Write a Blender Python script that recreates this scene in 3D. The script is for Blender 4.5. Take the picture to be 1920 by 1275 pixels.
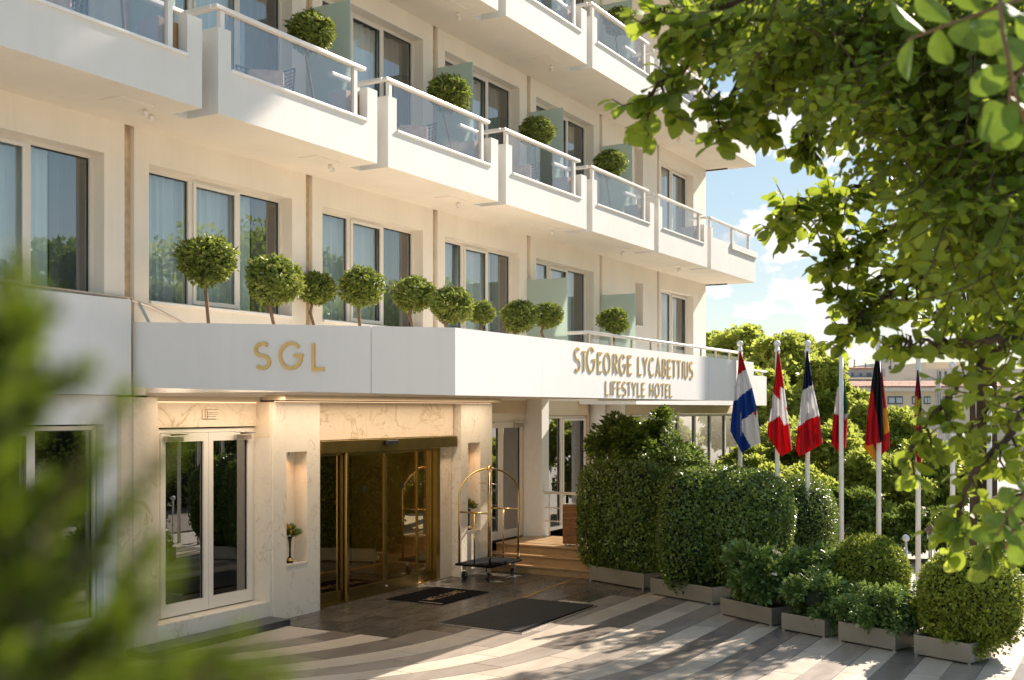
import bpy, math, random
import numpy as np
from mathutils import Vector
random.seed(7); rng = np.random.default_rng(11)
C = bpy.context.scene
for o in list(bpy.data.objects): bpy.data.objects.remove(o)
R = math.radians
COL = C.collection

# ------------------------------------------------------------------ camera
H = 3.0; A_, B_ = .4964, .8681            # eye height; camera yaw (the facade runs along +X)
F_, CX, CY = 2116., 960., 767.
cam = bpy.data.objects.new('camera', bpy.data.cameras.new('camera')); COL.objects.link(cam)
cam.location = (0, 0, H); cam.rotation_euler = (R(90), 0, R(29.764 - 90))
cd = cam.data; cd.sensor_width = 36; cd.lens = F_ / 1920 * 36; cd.shift_y = 129.5 / 1920
cd.clip_start = .02; cd.clip_end = 3000
cd.dof.use_dof = True; cd.dof.focus_distance = 16.5; cd.dof.aperture_fstop = 4.0
C.camera = cam
# ------------------------------------------------------------------ sky, sun, exposure
SUN = Vector((2.6, -0.66, 1.85)).normalized()
w = bpy.data.worlds.new("World"); C.world = w; w.use_nodes = True
nt = w.node_tree; nt.nodes.clear(); N = nt.nodes.new; L = nt.links.new
sky = N('ShaderNodeTexSky'); sky.sky_type = 'NISHITA'; sky.sun_disc = False
sky.sun_elevation = math.asin(SUN.z); sky.sun_rotation = math.atan2(SUN.x, SUN.y)
sky.air_density = 1.0; sky.dust_density = .5; sky.ozone_density = 1.2; sky.altitude = 100
tc = N('ShaderNodeTexCoord')
def math_n(op, a=None, b=None, c=None):
    m = N('ShaderNodeMath'); m.operation = op
    for i, v in enumerate((a, b, c)):
        if v is None: continue
        if isinstance(v, (int, float)): m.inputs[i].default_value = v
        else: L(v, m.inputs[i])
    return m.outputs[0]
n1 = N('ShaderNodeTexNoise'); n1.inputs['Scale'].default_value = 26; n1.inputs['Detail'].default_value = 9; n1.inputs['Roughness'].default_value = .58
mp = N('ShaderNodeMapping'); mp.inputs['Scale'].default_value = (1, 1, 1.9); L(tc.outputs['Generated'], mp.inputs[0]); L(mp.outputs[0], n1.inputs['Vector'])
n2 = N('ShaderNodeTexNoise'); n2.inputs['Scale'].default_value = 3.2; n2.inputs['Detail'].default_value = 4; L(mp.outputs[0], n2.inputs['Vector'])
def dirv(px, py):
    xc = (px - CX) / F_; yc = -(py - CY) / F_
    v = Vector((B_ + A_ * xc, A_ - B_ * xc, yc)); return v.normalized()
blob = None
for (px, py, rx, rz) in [(1440, 228, 135, 62), (1555, 262, 115, 42), (1495, 432, 150, 52), (1550, 410, 80, 40), (1525, 535, 78, 44), (1560, 522, 50, 34), (1440, 580, 52, 18), (1530, 578, 42, 18), (1350, 546, 40, 12), (1650, 600, 120, 26), (1760, 640, 160, 22), (1600, 655, 130, 16)]:
    d = dirv(px, py); s = d.length
    sub = N('ShaderNodeVectorMath'); sub.operation = 'SUBTRACT'; L(tc.outputs['Generated'], sub.inputs[0]); sub.inputs[1].default_value = d
    sc = N('ShaderNodeVectorMath'); sc.operation = 'MULTIPLY'; L(sub.outputs[0], sc.inputs[0])
    k = 1 / (rx / F_) ; kz = 1 / (rz / F_); sc.inputs[1].default_value = (k, k, kz)
    ln = N('ShaderNodeVectorMath'); ln.operation = 'LENGTH'; L(sc.outputs[0], ln.inputs[0])
    v = math_n('SUBTRACT', 1.0, ln.outputs['Value'])
    blob = v if blob is None else math_n('MAXIMUM', blob, v)
gen = math_n('SUBTRACT', math_n('MULTIPLY', n2.outputs[0], 3.0), 1.95)
blob = math_n('MAXIMUM', blob, gen)
dens = math_n('ADD', math_n('MULTIPLY', blob, .9), math_n('MULTIPLY', math_n('SUBTRACT', n1.outputs[0], .5), 3.2))
ramp = N('ShaderNodeMapRange'); ramp.interpolation_type = 'SMOOTHSTEP'; L(dens, ramp.inputs[0]); ramp.inputs[1].default_value = .02; ramp.inputs[2].default_value = .42
mask = math_n('MULTIPLY', ramp.outputs[0], .92)
mx = N('ShaderNodeMixRGB'); L(mask, mx.inputs[0])
tint = N('ShaderNodeMixRGB'); tint.blend_type = 'MULTIPLY'; tint.inputs[0].default_value = 1; gmn = N('ShaderNodeGamma'); gmn.inputs[1].default_value = .3; L(sky.outputs[0], gmn.inputs[0]); hsn = N('ShaderNodeHueSaturation'); hsn.inputs['Saturation'].default_value = 2.4; L(gmn.outputs[0], hsn.inputs['Color']); L(hsn.outputs[0], tint.inputs[1]); tint.inputs[2].default_value = (.63, .64, .62, 1)
L(tint.outputs[0], mx.inputs[1])
cshade = N('ShaderNodeMixRGB'); L(n1.outputs[0], cshade.inputs[0]); cshade.inputs[1].default_value = (1.22, 1.18, 1.15, 1); cshade.inputs[2].default_value = (1.72, 1.66, 1.6, 1)
L(cshade.outputs[0], mx.inputs[2])
bg = N('ShaderNodeBackground'); L(mx.outputs[0], bg.inputs[0]); bg.inputs[1].default_value = .15
ow = N('ShaderNodeOutputWorld'); L(bg.outputs[0], ow.inputs[0])
sl = bpy.data.lights.new('sun', 'SUN'); sl.energy = 2.2; sl.angle = R(.5); sl.color = (1, .885, .77)
so = bpy.data.objects.new('sun', sl); COL.objects.link(so); so.location = (20, -10, 20)
so.rotation_euler = SUN.to_track_quat('Z', 'Y').to_euler()
C.view_settings.view_transform = 'Standard'; C.view_settings.look = 'None'
C.view_settings.exposure = 2.42; C.view_settings.gamma = 1
C.render.engine = 'CYCLES'
C.cycles.max_bounces = 10; C.cycles.transparent_max_bounces = 24; C.cycles.diffuse_bounces = 4; C.cycles.glossy_bounces = 4

# ------------------------------------------------------------------ measuring helpers
def gnd(px, py, z=0):
    zc = F_ * (H - z) / (py - CY); xc = (px - CX) / F_ * zc
    return B_ * zc + A_ * xc, A_ * zc - B_ * xc
def at(px, py, zc):
    xc = (px - CX) / F_ * zc
    return Vector((B_ * zc + A_ * xc, A_ * zc - B_ * xc, H - (py - CY) / F_ * zc))
def onY(px, py, Y):
    r = (px - CX) / F_; X = Y * (A_ * r + B_) / (A_ - B_ * r); zc = B_ * X + A_ * Y
    return X, H - (py - CY) / F_ * zc

# ------------------------------------------------------------------ materials
def new_mat(name):
    m = bpy.data.materials.new(name); m.use_nodes = True; return m
def P(m): return m.node_tree.nodes['Principled BSDF']
def simple(name, col, rough=.6, metal=0, spec=.5, noise=0, nscale=8, bump=0, bscale=60, coat=0, streak=0):
    m = new_mat(name); t = m.node_tree; p = P(m)
    p.inputs['Base Color'].default_value = (*col, 1); p.inputs['Roughness'].default_value = rough
    p.inputs['Metallic'].default_value = metal; p.inputs['Specular IOR Level'].default_value = spec; p.inputs['Coat Weight'].default_value = coat
    tcn = t.nodes.new('ShaderNodeTexCoord')
    if noise:
        n = t.nodes.new('ShaderNodeTexNoise'); n.inputs['Scale'].default_value = nscale; n.inputs['Detail'].default_value = 6
        t.links.new(tcn.outputs['Object'], n.inputs['Vector'])
        r = t.nodes.new('ShaderNodeMapRange'); t.links.new(n.outputs[0], r.inputs[0]); r.inputs[1].default_value = .3; r.inputs[2].default_value = .7
        r.inputs[3].default_value = 1 - noise; r.inputs[4].default_value = 1 + noise * .6
        h = t.nodes.new('ShaderNodeHueSaturation'); h.inputs['Color'].default_value = (*col, 1); t.links.new(r.outputs[0], h.inputs['Value'])
        t.links.new(h.outputs[0], p.inputs['Base Color'])
    if streak:
        mpn = t.nodes.new('ShaderNodeMapping'); mpn.inputs['Scale'].default_value = (5, 5, .35); t.links.new(tcn.outputs['Object'], mpn.inputs[0])
        n = t.nodes.new('ShaderNodeTexNoise'); n.inputs['Scale'].default_value = 1.6; n.inputs['Detail'].default_value = 8; n.inputs['Roughness'].default_value = .65; t.links.new(mpn.outputs[0], n.inputs['Vector'])
        r = t.nodes.new('ShaderNodeMapRange'); t.links.new(n.outputs[0], r.inputs[0]); r.inputs[1].default_value = .5; r.inputs[2].default_value = .78; r.inputs[3].default_value = 0; r.inputs[4].default_value = streak
        mxx = t.nodes.new('ShaderNodeMixRGB'); mxx.blend_type = 'MULTIPLY'; t.links.new(r.outputs[0], mxx.inputs[0]); t.links.new(h.outputs[0], mxx.inputs[1]); mxx.inputs[2].default_value = (.72, .66, .56, 1)
        t.links.new(mxx.outputs[0], p.inputs['Base Color'])
    if bump:
        n = t.nodes.new('ShaderNodeTexNoise'); n.inputs['Scale'].default_value = bscale; n.inputs['Detail'].default_value = 5
        t.links.new(tcn.outputs['Object'], n.inputs['Vector'])
        b = t.nodes.new('ShaderNodeBump'); b.inputs['Strength'].default_value = bump; b.inputs['Distance'].default_value = .01
        t.links.new(n.outputs[0], b.inputs['Height']); t.links.new(b.outputs[0], p.inputs['Normal'])
    return m
M = {}
M['plaster'] = simple('plaster', (.81, .73, .615), .85, noise=.05, nscale=1.3, bump=.12, bscale=90, streak=.16)  # warm light bounced onto the shaded white walls is put into this colour
M['front'] = simple('plaster_sunlit', (.72, .69, .64), .85, noise=.04, nscale=1.2, bump=.1, bscale=90, streak=.16)  # sunlit copy of the wall plaster, without the warm bounce tint
M['plaster2'] = simple('plaster_band', (.84, .81, .77), .8, noise=.05, nscale=1.1, bump=.08, bscale=70, streak=.16)
M['fascia'] = simple('fascia_panel', (.80, .775, .745), .85, spec=.2, noise=.03, nscale=.8, streak=.12)
M['beige'] = simple('beige_render', (.62, .50, .34), .8, noise=.06, nscale=2, bump=.1)
M['strip'] = simple('strip_marble', (.58, .43, .26), .5, noise=.25, nscale=9)
M['whitemetal'] = simple('white_painted_metal', (.78, .73, .66), .35)
M['frame'] = simple('window_frame_paint', (.74, .68, .59), .4)
M['gasket'] = simple('black_gasket', (.02, .02, .02), .6)
M['steel'] = simple('brushed_steel', (.55, .5, .45), .35, metal=1)
M['brass'] = simple('polished_brass', (.72, .50, .22), .18, metal=1, noise=.05)
M['brassdark'] = simple('bronze_door_brass', (.30, .21, .07), .36, metal=1, noise=.12, nscale=5)
M['goldletter'] = simple('gold_letters', (.80, .56, .22), .32, metal=.75)
M['black'] = simple('black_plastic', (.015, .015, .016), .4)
M['rubber'] = simple('black_rubber', (.012, .013, .016), .9, spec=.15, bump=.6, bscale=300)
M['matblack'] = simple('matt_black_carpet', (.006, .006, .007), .95, spec=.05)
M['matrib'] = simple('ribbed_mat', (.04, .036, .032), .7, bump=.4, bscale=200)
M['blackstone'] = simple('black_stone', (.05, .052, .055), .3, noise=.2, nscale=10)
M['wood'] = simple('walnut_wood', (.22, .10, .035), .4)
M['steel_plant'] = simple('planter_steel', (.36, .33, .27), .45, metal=.55, noise=.12, nscale=3, bump=.05)
M['rattan'] = simple('dark_rattan', (.055, .06, .075), .6)
M['cushion'] = simple('beige_cushion', (.55, .42, .32), .9, noise=.25, nscale=14, bump=.5, bscale=18)
M['soil'] = simple('soil', (.05, .035, .02), .95, bump=.5, bscale=40)
M['bark'] = simple('bark', (.20, .12, .065), .85, noise=.3, nscale=20, bump=.5, bscale=50)
M['barkdark'] = simple('bark_dark', (.07, .045, .025), .9, noise=.3, nscale=20, bump=.5, bscale=50)
M['core'] = simple('dark_filler', (.018, .025, .008), .95, noise=.4, nscale=14)  # solid dark filler in crowns; inner shade is put into its colour
M['white'] = simple('white_paint', (.80, .78, .74), .4, noise=.04)
M['greybox'] = simple('grey_laminate', (.42, .40, .40), .5)
M['brownbox'] = simple('brown_wood_panel', (.36, .21, .10), .5, noise=.1)
M['asphalt'] = simple('asphalt', (.40, .37, .32), .9, noise=.2, nscale=3, bump=.2)
M['grout'] = simple('grout', (.38, .34, .29), .9)
M['pink'] = simple('red_plastic', (.6, .05, .05), .4)
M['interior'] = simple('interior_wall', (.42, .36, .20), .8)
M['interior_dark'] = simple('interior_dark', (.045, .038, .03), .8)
M['lobbyfloor'] = simple('lobby_floor', (.16, .09, .045), .2)
M['ceiling'] = simple('interior_ceiling', (.5, .46, .4), .9)
# wood grain
def wood_grain(m, c1, c2, sc=(1, 1, 14)):
    t = m.node_tree; tcn = t.nodes.new('ShaderNodeTexCoord'); mpn = t.nodes.new('ShaderNodeMapping'); mpn.inputs['Scale'].default_value = sc
    t.links.new(tcn.outputs['Object'], mpn.inputs[0]); n = t.nodes.new('ShaderNodeTexNoise'); n.inputs['Scale'].default_value = 3; n.inputs['Detail'].default_value = 8; n.inputs['Distortion'].default_value = .8
    t.links.new(mpn.outputs[0], n.inputs['Vector']); cr = t.nodes.new('ShaderNodeValToRGB'); cr.color_ramp.elements[0].position = .35; cr.color_ramp.elements[1].position = .65
    cr.color_ramp.elements[0].color = (*c1, 1); cr.color_ramp.elements[1].color = (*c2, 1); t.links.new(n.outputs[0], cr.inputs[0]); t.links.new(cr.outputs[0], P(m).inputs['Base Color'])
wood_grain(M['wood'], (.10, .04, .012), (.30, .14, .05))
# marble
def marble(name, base, vein, cloud, rough=.3, scale=1.0, veinw=.022, spec=.5):
    m = new_mat(name); t = m.node_tree; p = P(m); nn = t.nodes.new; ll = t.links.new
    g = nn('ShaderNodeTexCoord'); oi = nn('ShaderNodeObjectInfo')
    add = nn('ShaderNodeVectorMath'); add.operation = 'MULTIPLY_ADD'; ll(oi.outputs['Random'], add.inputs[0]); add.inputs[1].default_value = (31, 17, 23); ll(g.outputs['Object'], add.inputs[2])
    def vein_layer(s, dist, wdt):
        a = nn('ShaderNodeTexNoise'); a.inputs['Scale'].default_value = s; a.inputs['Detail'].default_value = 7; a.inputs['Distortion'].default_value = dist; a.inputs['Roughness'].default_value = .55
        ll(add.outputs[0], a.inputs['Vector'])
        b = nn('ShaderNodeMath'); b.operation = 'SUBTRACT'; ll(a.outputs[0], b.inputs[0]); b.inputs[1].default_value = .5
        c = nn('ShaderNodeMath'); c.operation = 'ABSOLUTE'; ll(b.outputs[0], c.inputs[0])
        d = nn('ShaderNodeMapRange'); ll(c.outputs[0], d.inputs[0]); d.inputs[1].default_value = 0; d.inputs[2].default_value = wdt; d.inputs[3].default_value = 1; d.inputs[4].default_value = 0
        return d.outputs[0]
    v1 = vein_layer(1.1 * scale, 1.6, veinw); v2 = vein_layer(3.4 * scale, 1.0, veinw * .8)
    n = nn('ShaderNodeTexNoise'); n.inputs['Scale'].default_value = 2.2 * scale; n.inputs['Detail'].default_value = 8; ll(add.outputs[0], n.inputs['Vector'])
    mc = nn('ShaderNodeMixRGB'); ll(n.outputs[0], mc.inputs[0]); mc.inputs[1].default_value = (*base, 1); mc.inputs[2].default_value = (*cloud, 1)
    mpresence = nn('ShaderNodeTexNoise'); mpresence.inputs['Scale'].default_value = .9 * scale; ll(add.outputs[0], mpresence.inputs['Vector'])
    pr = nn('ShaderNodeMapRange'); ll(mpresence.outputs[0], pr.inputs[0]); pr.inputs[1].default_value = .4; pr.inputs[2].default_value = .62
    vm = nn('ShaderNodeMath'); vm.operation = 'MULTIPLY'; ll(v1, vm.inputs[0]); ll(pr.outputs[0], vm.inputs[1])
    v2s = nn('ShaderNodeMath'); v2s.operation = 'MULTIPLY'; ll(v2, v2s.inputs[0]); v2s.inputs[1].default_value = .3
    mxn = nn('ShaderNodeMath'); mxn.operation = 'MAXIMUM'; ll(vm.outputs[0], mxn.inputs[0]); ll(v2s.outputs[0], mxn.inputs[1])
    mm = nn('ShaderNodeMath'); mm.operation = 'MULTIPLY'; ll(mxn.outputs[0], mm.inputs[0]); mm.inputs[1].default_value = .75
    fin = nn('ShaderNodeMixRGB'); ll(mm.outputs[0], fin.inputs[0]); ll(mc.outputs[0], fin.inputs[1]); fin.inputs[2].default_value = (*vein, 1)
    ll(fin.outputs[0], p.inputs['Base Color']); p.inputs['Roughness'].default_value = rough; p.inputs['Specular IOR Level'].default_value = spec
    return m
M['marble'] = marble('beige_marble', (.80, .67, .51), (.48, .32, .17), (.74, .60, .44), .16, 1.0)
M['marblewhite'] = marble('pale_marble', (.82, .74, .62), (.50, .36, .24), (.76, .67, .55), .18, 1.6, veinw=.016)
M['stepstone'] = marble('step_travertine', (.42, .27, .13), (.25, .13, .05), (.34, .21, .10), .3, 2.0)
# floor tiles: value jitter per object
def tile_mat(name, c1, c2, rough):
    m = new_mat(name); t = m.node_tree; p = P(m); nn = t.nodes.new; ll = t.links.new
    oi = nn('ShaderNodeObjectInfo'); g = nn('ShaderNodeTexCoord')
    add = nn('ShaderNodeVectorMath'); add.operation = 'MULTIPLY_ADD'; ll(oi.outputs['Random'], add.inputs[0]); add.inputs[1].default_value = (9, 5, 7); ll(g.outputs['Object'], add.inputs[2])
    mpn = nn('ShaderNodeMapping'); mpn.inputs['Scale'].default_value = (.5, 1.6, 1); ll(add.outputs[0], mpn.inputs[0])
    n = nn('ShaderNodeTexNoise'); n.inputs['Scale'].default_value = 2.6; n.inputs['Detail'].default_value = 9; n.inputs['Roughness'].default_value = .65; n.inputs['Distortion'].default_value = .7; ll(mpn.outputs[0], n.inputs['Vector'])
    cr = nn('ShaderNodeMapRange'); ll(n.outputs[0], cr.inputs[0]); cr.inputs[1].default_value = .32; cr.inputs[2].default_value = .68
    mc = nn('ShaderNodeMixRGB'); ll(cr.outputs[0], mc.inputs[0]); mc.inputs[1].default_value = (*c1, 1); mc.inputs[2].default_value = (*c2, 1)
    h = nn('ShaderNodeHueSaturation'); ll(mc.outputs[0], h.inputs['Color'])
    vr = nn('ShaderNodeMapRange'); ll(oi.outputs['Random'], vr.inputs[0]); vr.inputs[3].default_value = .82; vr.inputs[4].default_value = 1.15; ll(vr.outputs[0], h.inputs['Value'])
    ll(h.outputs[0], p.inputs['Base Color'])
    rr = nn('ShaderNodeMapRange'); ll(n.outputs[0], rr.inputs[0]); rr.inputs[3].default_value = rough - .1; rr.inputs[4].default_value = rough + .12; ll(rr.outputs[0], p.inputs['Roughness'])
    b = nn('ShaderNodeBump'); b.inputs['Strength'].default_value = .05; b.inputs['Distance'].default_value = .002; ll(n.outputs[0], b.inputs['Height']); ll(b.outputs[0], p.inputs['Normal'])
    return m
M['tdark'] = tile_mat('dark_paving', (.15, .122, .10), (.23, .192, .16), .36)
M['tgrey'] = tile_mat('grey_paving', (.23, .19, .155), (.33, .28, .23), .42)
M['tlight'] = tile_mat('light_paving', (.41, .345, .265), (.53, .45, .36), .45)
M['tentry'] = tile_mat('entrance_paving', (.058, .050, .043), (.10, .086, .072), .26)
# glass
def glass(name, tint, fac, rough=0.0, gcol=(1, 1, 1), extra=.9):
    m = new_mat(name); t = m.node_tree; t.nodes.clear(); nn = t.nodes.new; ll = t.links.new
    tr = nn('ShaderNodeBsdfTransparent'); tr.inputs[0].default_value = (*tint, 1)
    gl = nn('ShaderNodeBsdfGlossy'); gl.inputs['Roughness'].default_value = rough; gl.inputs[0].default_value = (*gcol, 1)
    fr = nn('ShaderNodeFresnel'); fr.inputs[0].default_value = 1.5
    a = nn('ShaderNodeMath'); a.operation = 'MULTIPLY_ADD'; ll(fr.outputs[0], a.inputs[0]); a.inputs[1].default_value = extra; a.inputs[2].default_value = fac; a.use_clamp = True
    mxn = nn('ShaderNodeMixShader'); ll(a.outputs[0], mxn.inputs[0]); ll(tr.outputs[0], mxn.inputs[1]); ll(gl.outputs[0], mxn.inputs[2])
    o = nn('ShaderNodeOutputMaterial'); ll(mxn.outputs[0], o.inputs[0]); return m
M['pane'] = glass('window_glass', (.88, .95, .94), .18)
M['panedark'] = glass('ground_glass', (.5, .48, .4), .22)
M['panegold'] = glass('tinted_door_glass', (.62, .50, .24), .24, gcol=(1, .86, .55))
M['baluglass'] = glass('balustrade_glass', (.90, .90, .91), .04, extra=.22)
m = new_mat('frosted_glass'); p = P(m); p.inputs['Base Color'].default_value = (.60, .66, .60, 1); p.inputs['Roughness'].default_value = .25; p.inputs['Transmission Weight'].default_value = .0
t = m.node_tree; tl = t.nodes.new('ShaderNodeBsdfTranslucent'); tl.inputs[0].default_value = (.62, .72, .66, 1); ms = t.nodes.new('ShaderNodeMixShader'); ms.inputs[0].default_value = .55
ob = t.nodes['Material Output']; t.links.new(p.outputs[0], ms.inputs[1]); t.links.new(tl.outputs[0], ms.inputs[2]); t.links.new(ms.outputs[0], ob.inputs[0]); M['frost'] = m
# curtain
m = new_mat('sheer_curtain'); p = P(m); p.inputs['Base Color'].default_value = (.80, .84, .84, 1); p.inputs['Roughness'].default_value = .9; M['curtain'] = m
m = new_mat('dark_curtain'); p = P(m); p.inputs['Base Color'].default_value = (.22, .24, .23, 1); p.inputs['Roughness'].default_value = .9; M['curtaindark'] = m
def emis(name, col, s):
    m = new_mat(name); p = P(m); p.inputs['Base Color'].default_value = (*col, 1); p.inputs['Emission Color'].default_value = (*col, 1); p.inputs['Emission Strength'].default_value = s; return m
M['led'] = emis('warm_led_strip', (1, .70, .42), .2)
M['ledin'] = emis('warm_lobby_light', (1, .66, .34), 1.3)
M['redlight'] = emis('red_indicator', (1, .05, .05), 3)
# leaves
def leafmat(name, c1, c2, c3=None, trans=.35, gloss=.25, rough=.4, tcol=(.55, .65, .12)):
    m = new_mat(name); t = m.node_tree; p = P(m); nn = t.nodes.new; ll = t.links.new
    g = nn('ShaderNodeNewGeometry'); cr = nn('ShaderNodeValToRGB'); e = cr.color_ramp.elements
    e[0].color = (*c1, 1); e[1].color = (*c2, 1)
    if c3: x = e.new(.93); x.color = (*c2, 1); e[2].color = (*c3, 1); 
    ll(g.outputs['Random Per Island'], cr.inputs[0])
    n = nn('ShaderNodeTexNoise'); n.inputs['Scale'].default_value = 3.0; tcn = nn('ShaderNodeTexCoord'); ll(tcn.outputs['Object'], n.inputs['Vector'])
    h = nn('ShaderNodeHueSaturation'); ll(cr.outputs[0], h.inputs['Color']); r = nn('ShaderNodeMapRange'); ll(n.outputs[0], r.inputs[0]); r.inputs[1].default_value = .35; r.inputs[2].default_value = .65; r.inputs[3].default_value = .75; r.inputs[4].default_value = 1.25; ll(r.outputs[0], h.inputs['Value'])
    ll(h.outputs[0], p.inputs['Base Color']); p.inputs['Roughness'].default_value = rough; p.inputs['Specular IOR Level'].default_value = gloss
    tl = nn('ShaderNodeBsdfTranslucent'); mc = nn('ShaderNodeMixRGB'); mc.blend_type = 'MIX'; mc.inputs[0].default_value = .7; ll(h.outputs[0], mc.inputs[1]); mc.inputs[2].default_value = (*tcol, 1)
    ll(mc.outputs[0], tl.inputs[0]); ms = nn('ShaderNodeMixShader'); ms.inputs[0].default_value = trans; ll(p.outputs[0], ms.inputs[1]); ll(tl.outputs[0], ms.inputs[2])
    ll(ms.outputs[0], t.nodes['Material Output'].inputs[0]); return m
M['leaf_top'] = leafmat('topiary_leaf', (.08, .12, .018), (.30, .34, .07), (.46, .42, .16), tcol=(.30, .36, .06))
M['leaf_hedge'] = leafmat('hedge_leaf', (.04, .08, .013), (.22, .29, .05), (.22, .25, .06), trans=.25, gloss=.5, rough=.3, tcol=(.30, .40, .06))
M['leaf_ball'] = leafmat('yew_leaf', (.12, .17, .018), (.32, .36, .045), (.46, .44, .09), trans=.3, tcol=(.36, .42, .06))
M['leaf_shrub'] = leafmat('shrub_leaf', (.06, .12, .028), (.22, .32, .08), (.34, .36, .20), trans=.28, gloss=.5, tcol=(.30, .40, .08))
M['leaf_fig'] = leafmat('overhanging_leaf', (.03, .065, .007), (.13, .20, .018), (.34, .36, .05), trans=.42, gloss=.4, rough=.5, tcol=(.56, .68, .06))
M['leaf_big'] = leafmat('near_leaf', (.07, .13, .014), (.13, .21, .025), (.26, .32, .05), trans=.28, gloss=.3, rough=.55, tcol=(.36, .50, .05))
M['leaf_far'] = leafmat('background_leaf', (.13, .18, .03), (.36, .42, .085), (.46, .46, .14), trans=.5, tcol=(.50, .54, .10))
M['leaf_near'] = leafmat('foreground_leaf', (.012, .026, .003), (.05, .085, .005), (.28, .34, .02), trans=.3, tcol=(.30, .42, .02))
M['petal'] = simple('white_petals', (.8, .72, .55), .6)
M['yellow'] = simple('yellow_petals', (.75, .42, .03), .6, noise=.4, nscale=50)
for nm, c in dict(f_red=(.60, .012, .02), f_white=(.78, .76, .76), f_blue=(.012, .07, .34), f_navy=(.01, .02, .10), f_green=(.02, .20, .06), f_black=(.012, .012, .012), f_yellow=(.75, .40, .03), f_dred=(.35, .005, .03)).items():
    m = simple(nm, c, .75, noise=.06, nscale=6); t = m.node_tree; tl = t.nodes.new('ShaderNodeBsdfTranslucent'); tl.inputs[0].default_value = (*c, 1)
    ms = t.nodes.new('ShaderNodeMixShader'); ms.inputs[0].default_value = .5; t.links.new(P(m).outputs[0], ms.inputs[1]); t.links.new(tl.outputs[0], ms.inputs[2]); t.links.new(ms.outputs[0], t.nodes['Material Output'].inputs[0]); M[nm] = m
M['roof'] = simple('clay_roof', (.40, .21, .14), .85, noise=.3, nscale=1.5)
M['bwall'] = simple('apartment_cream', (.66, .54, .38), .9, noise=.06, nscale=.4)
M['bwall2'] = simple('apartment_pale', (.62, .53, .44), .9, noise=.06, nscale=.4)
M['bgrey'] = simple('slate_mansard', (.28, .30, .33), .7)
M['bwin'] = simple('far_window', (.10, .12, .14), .2)
M['shutter'] = simple('grey_shutter', (.42, .46, .47), .6)

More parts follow.
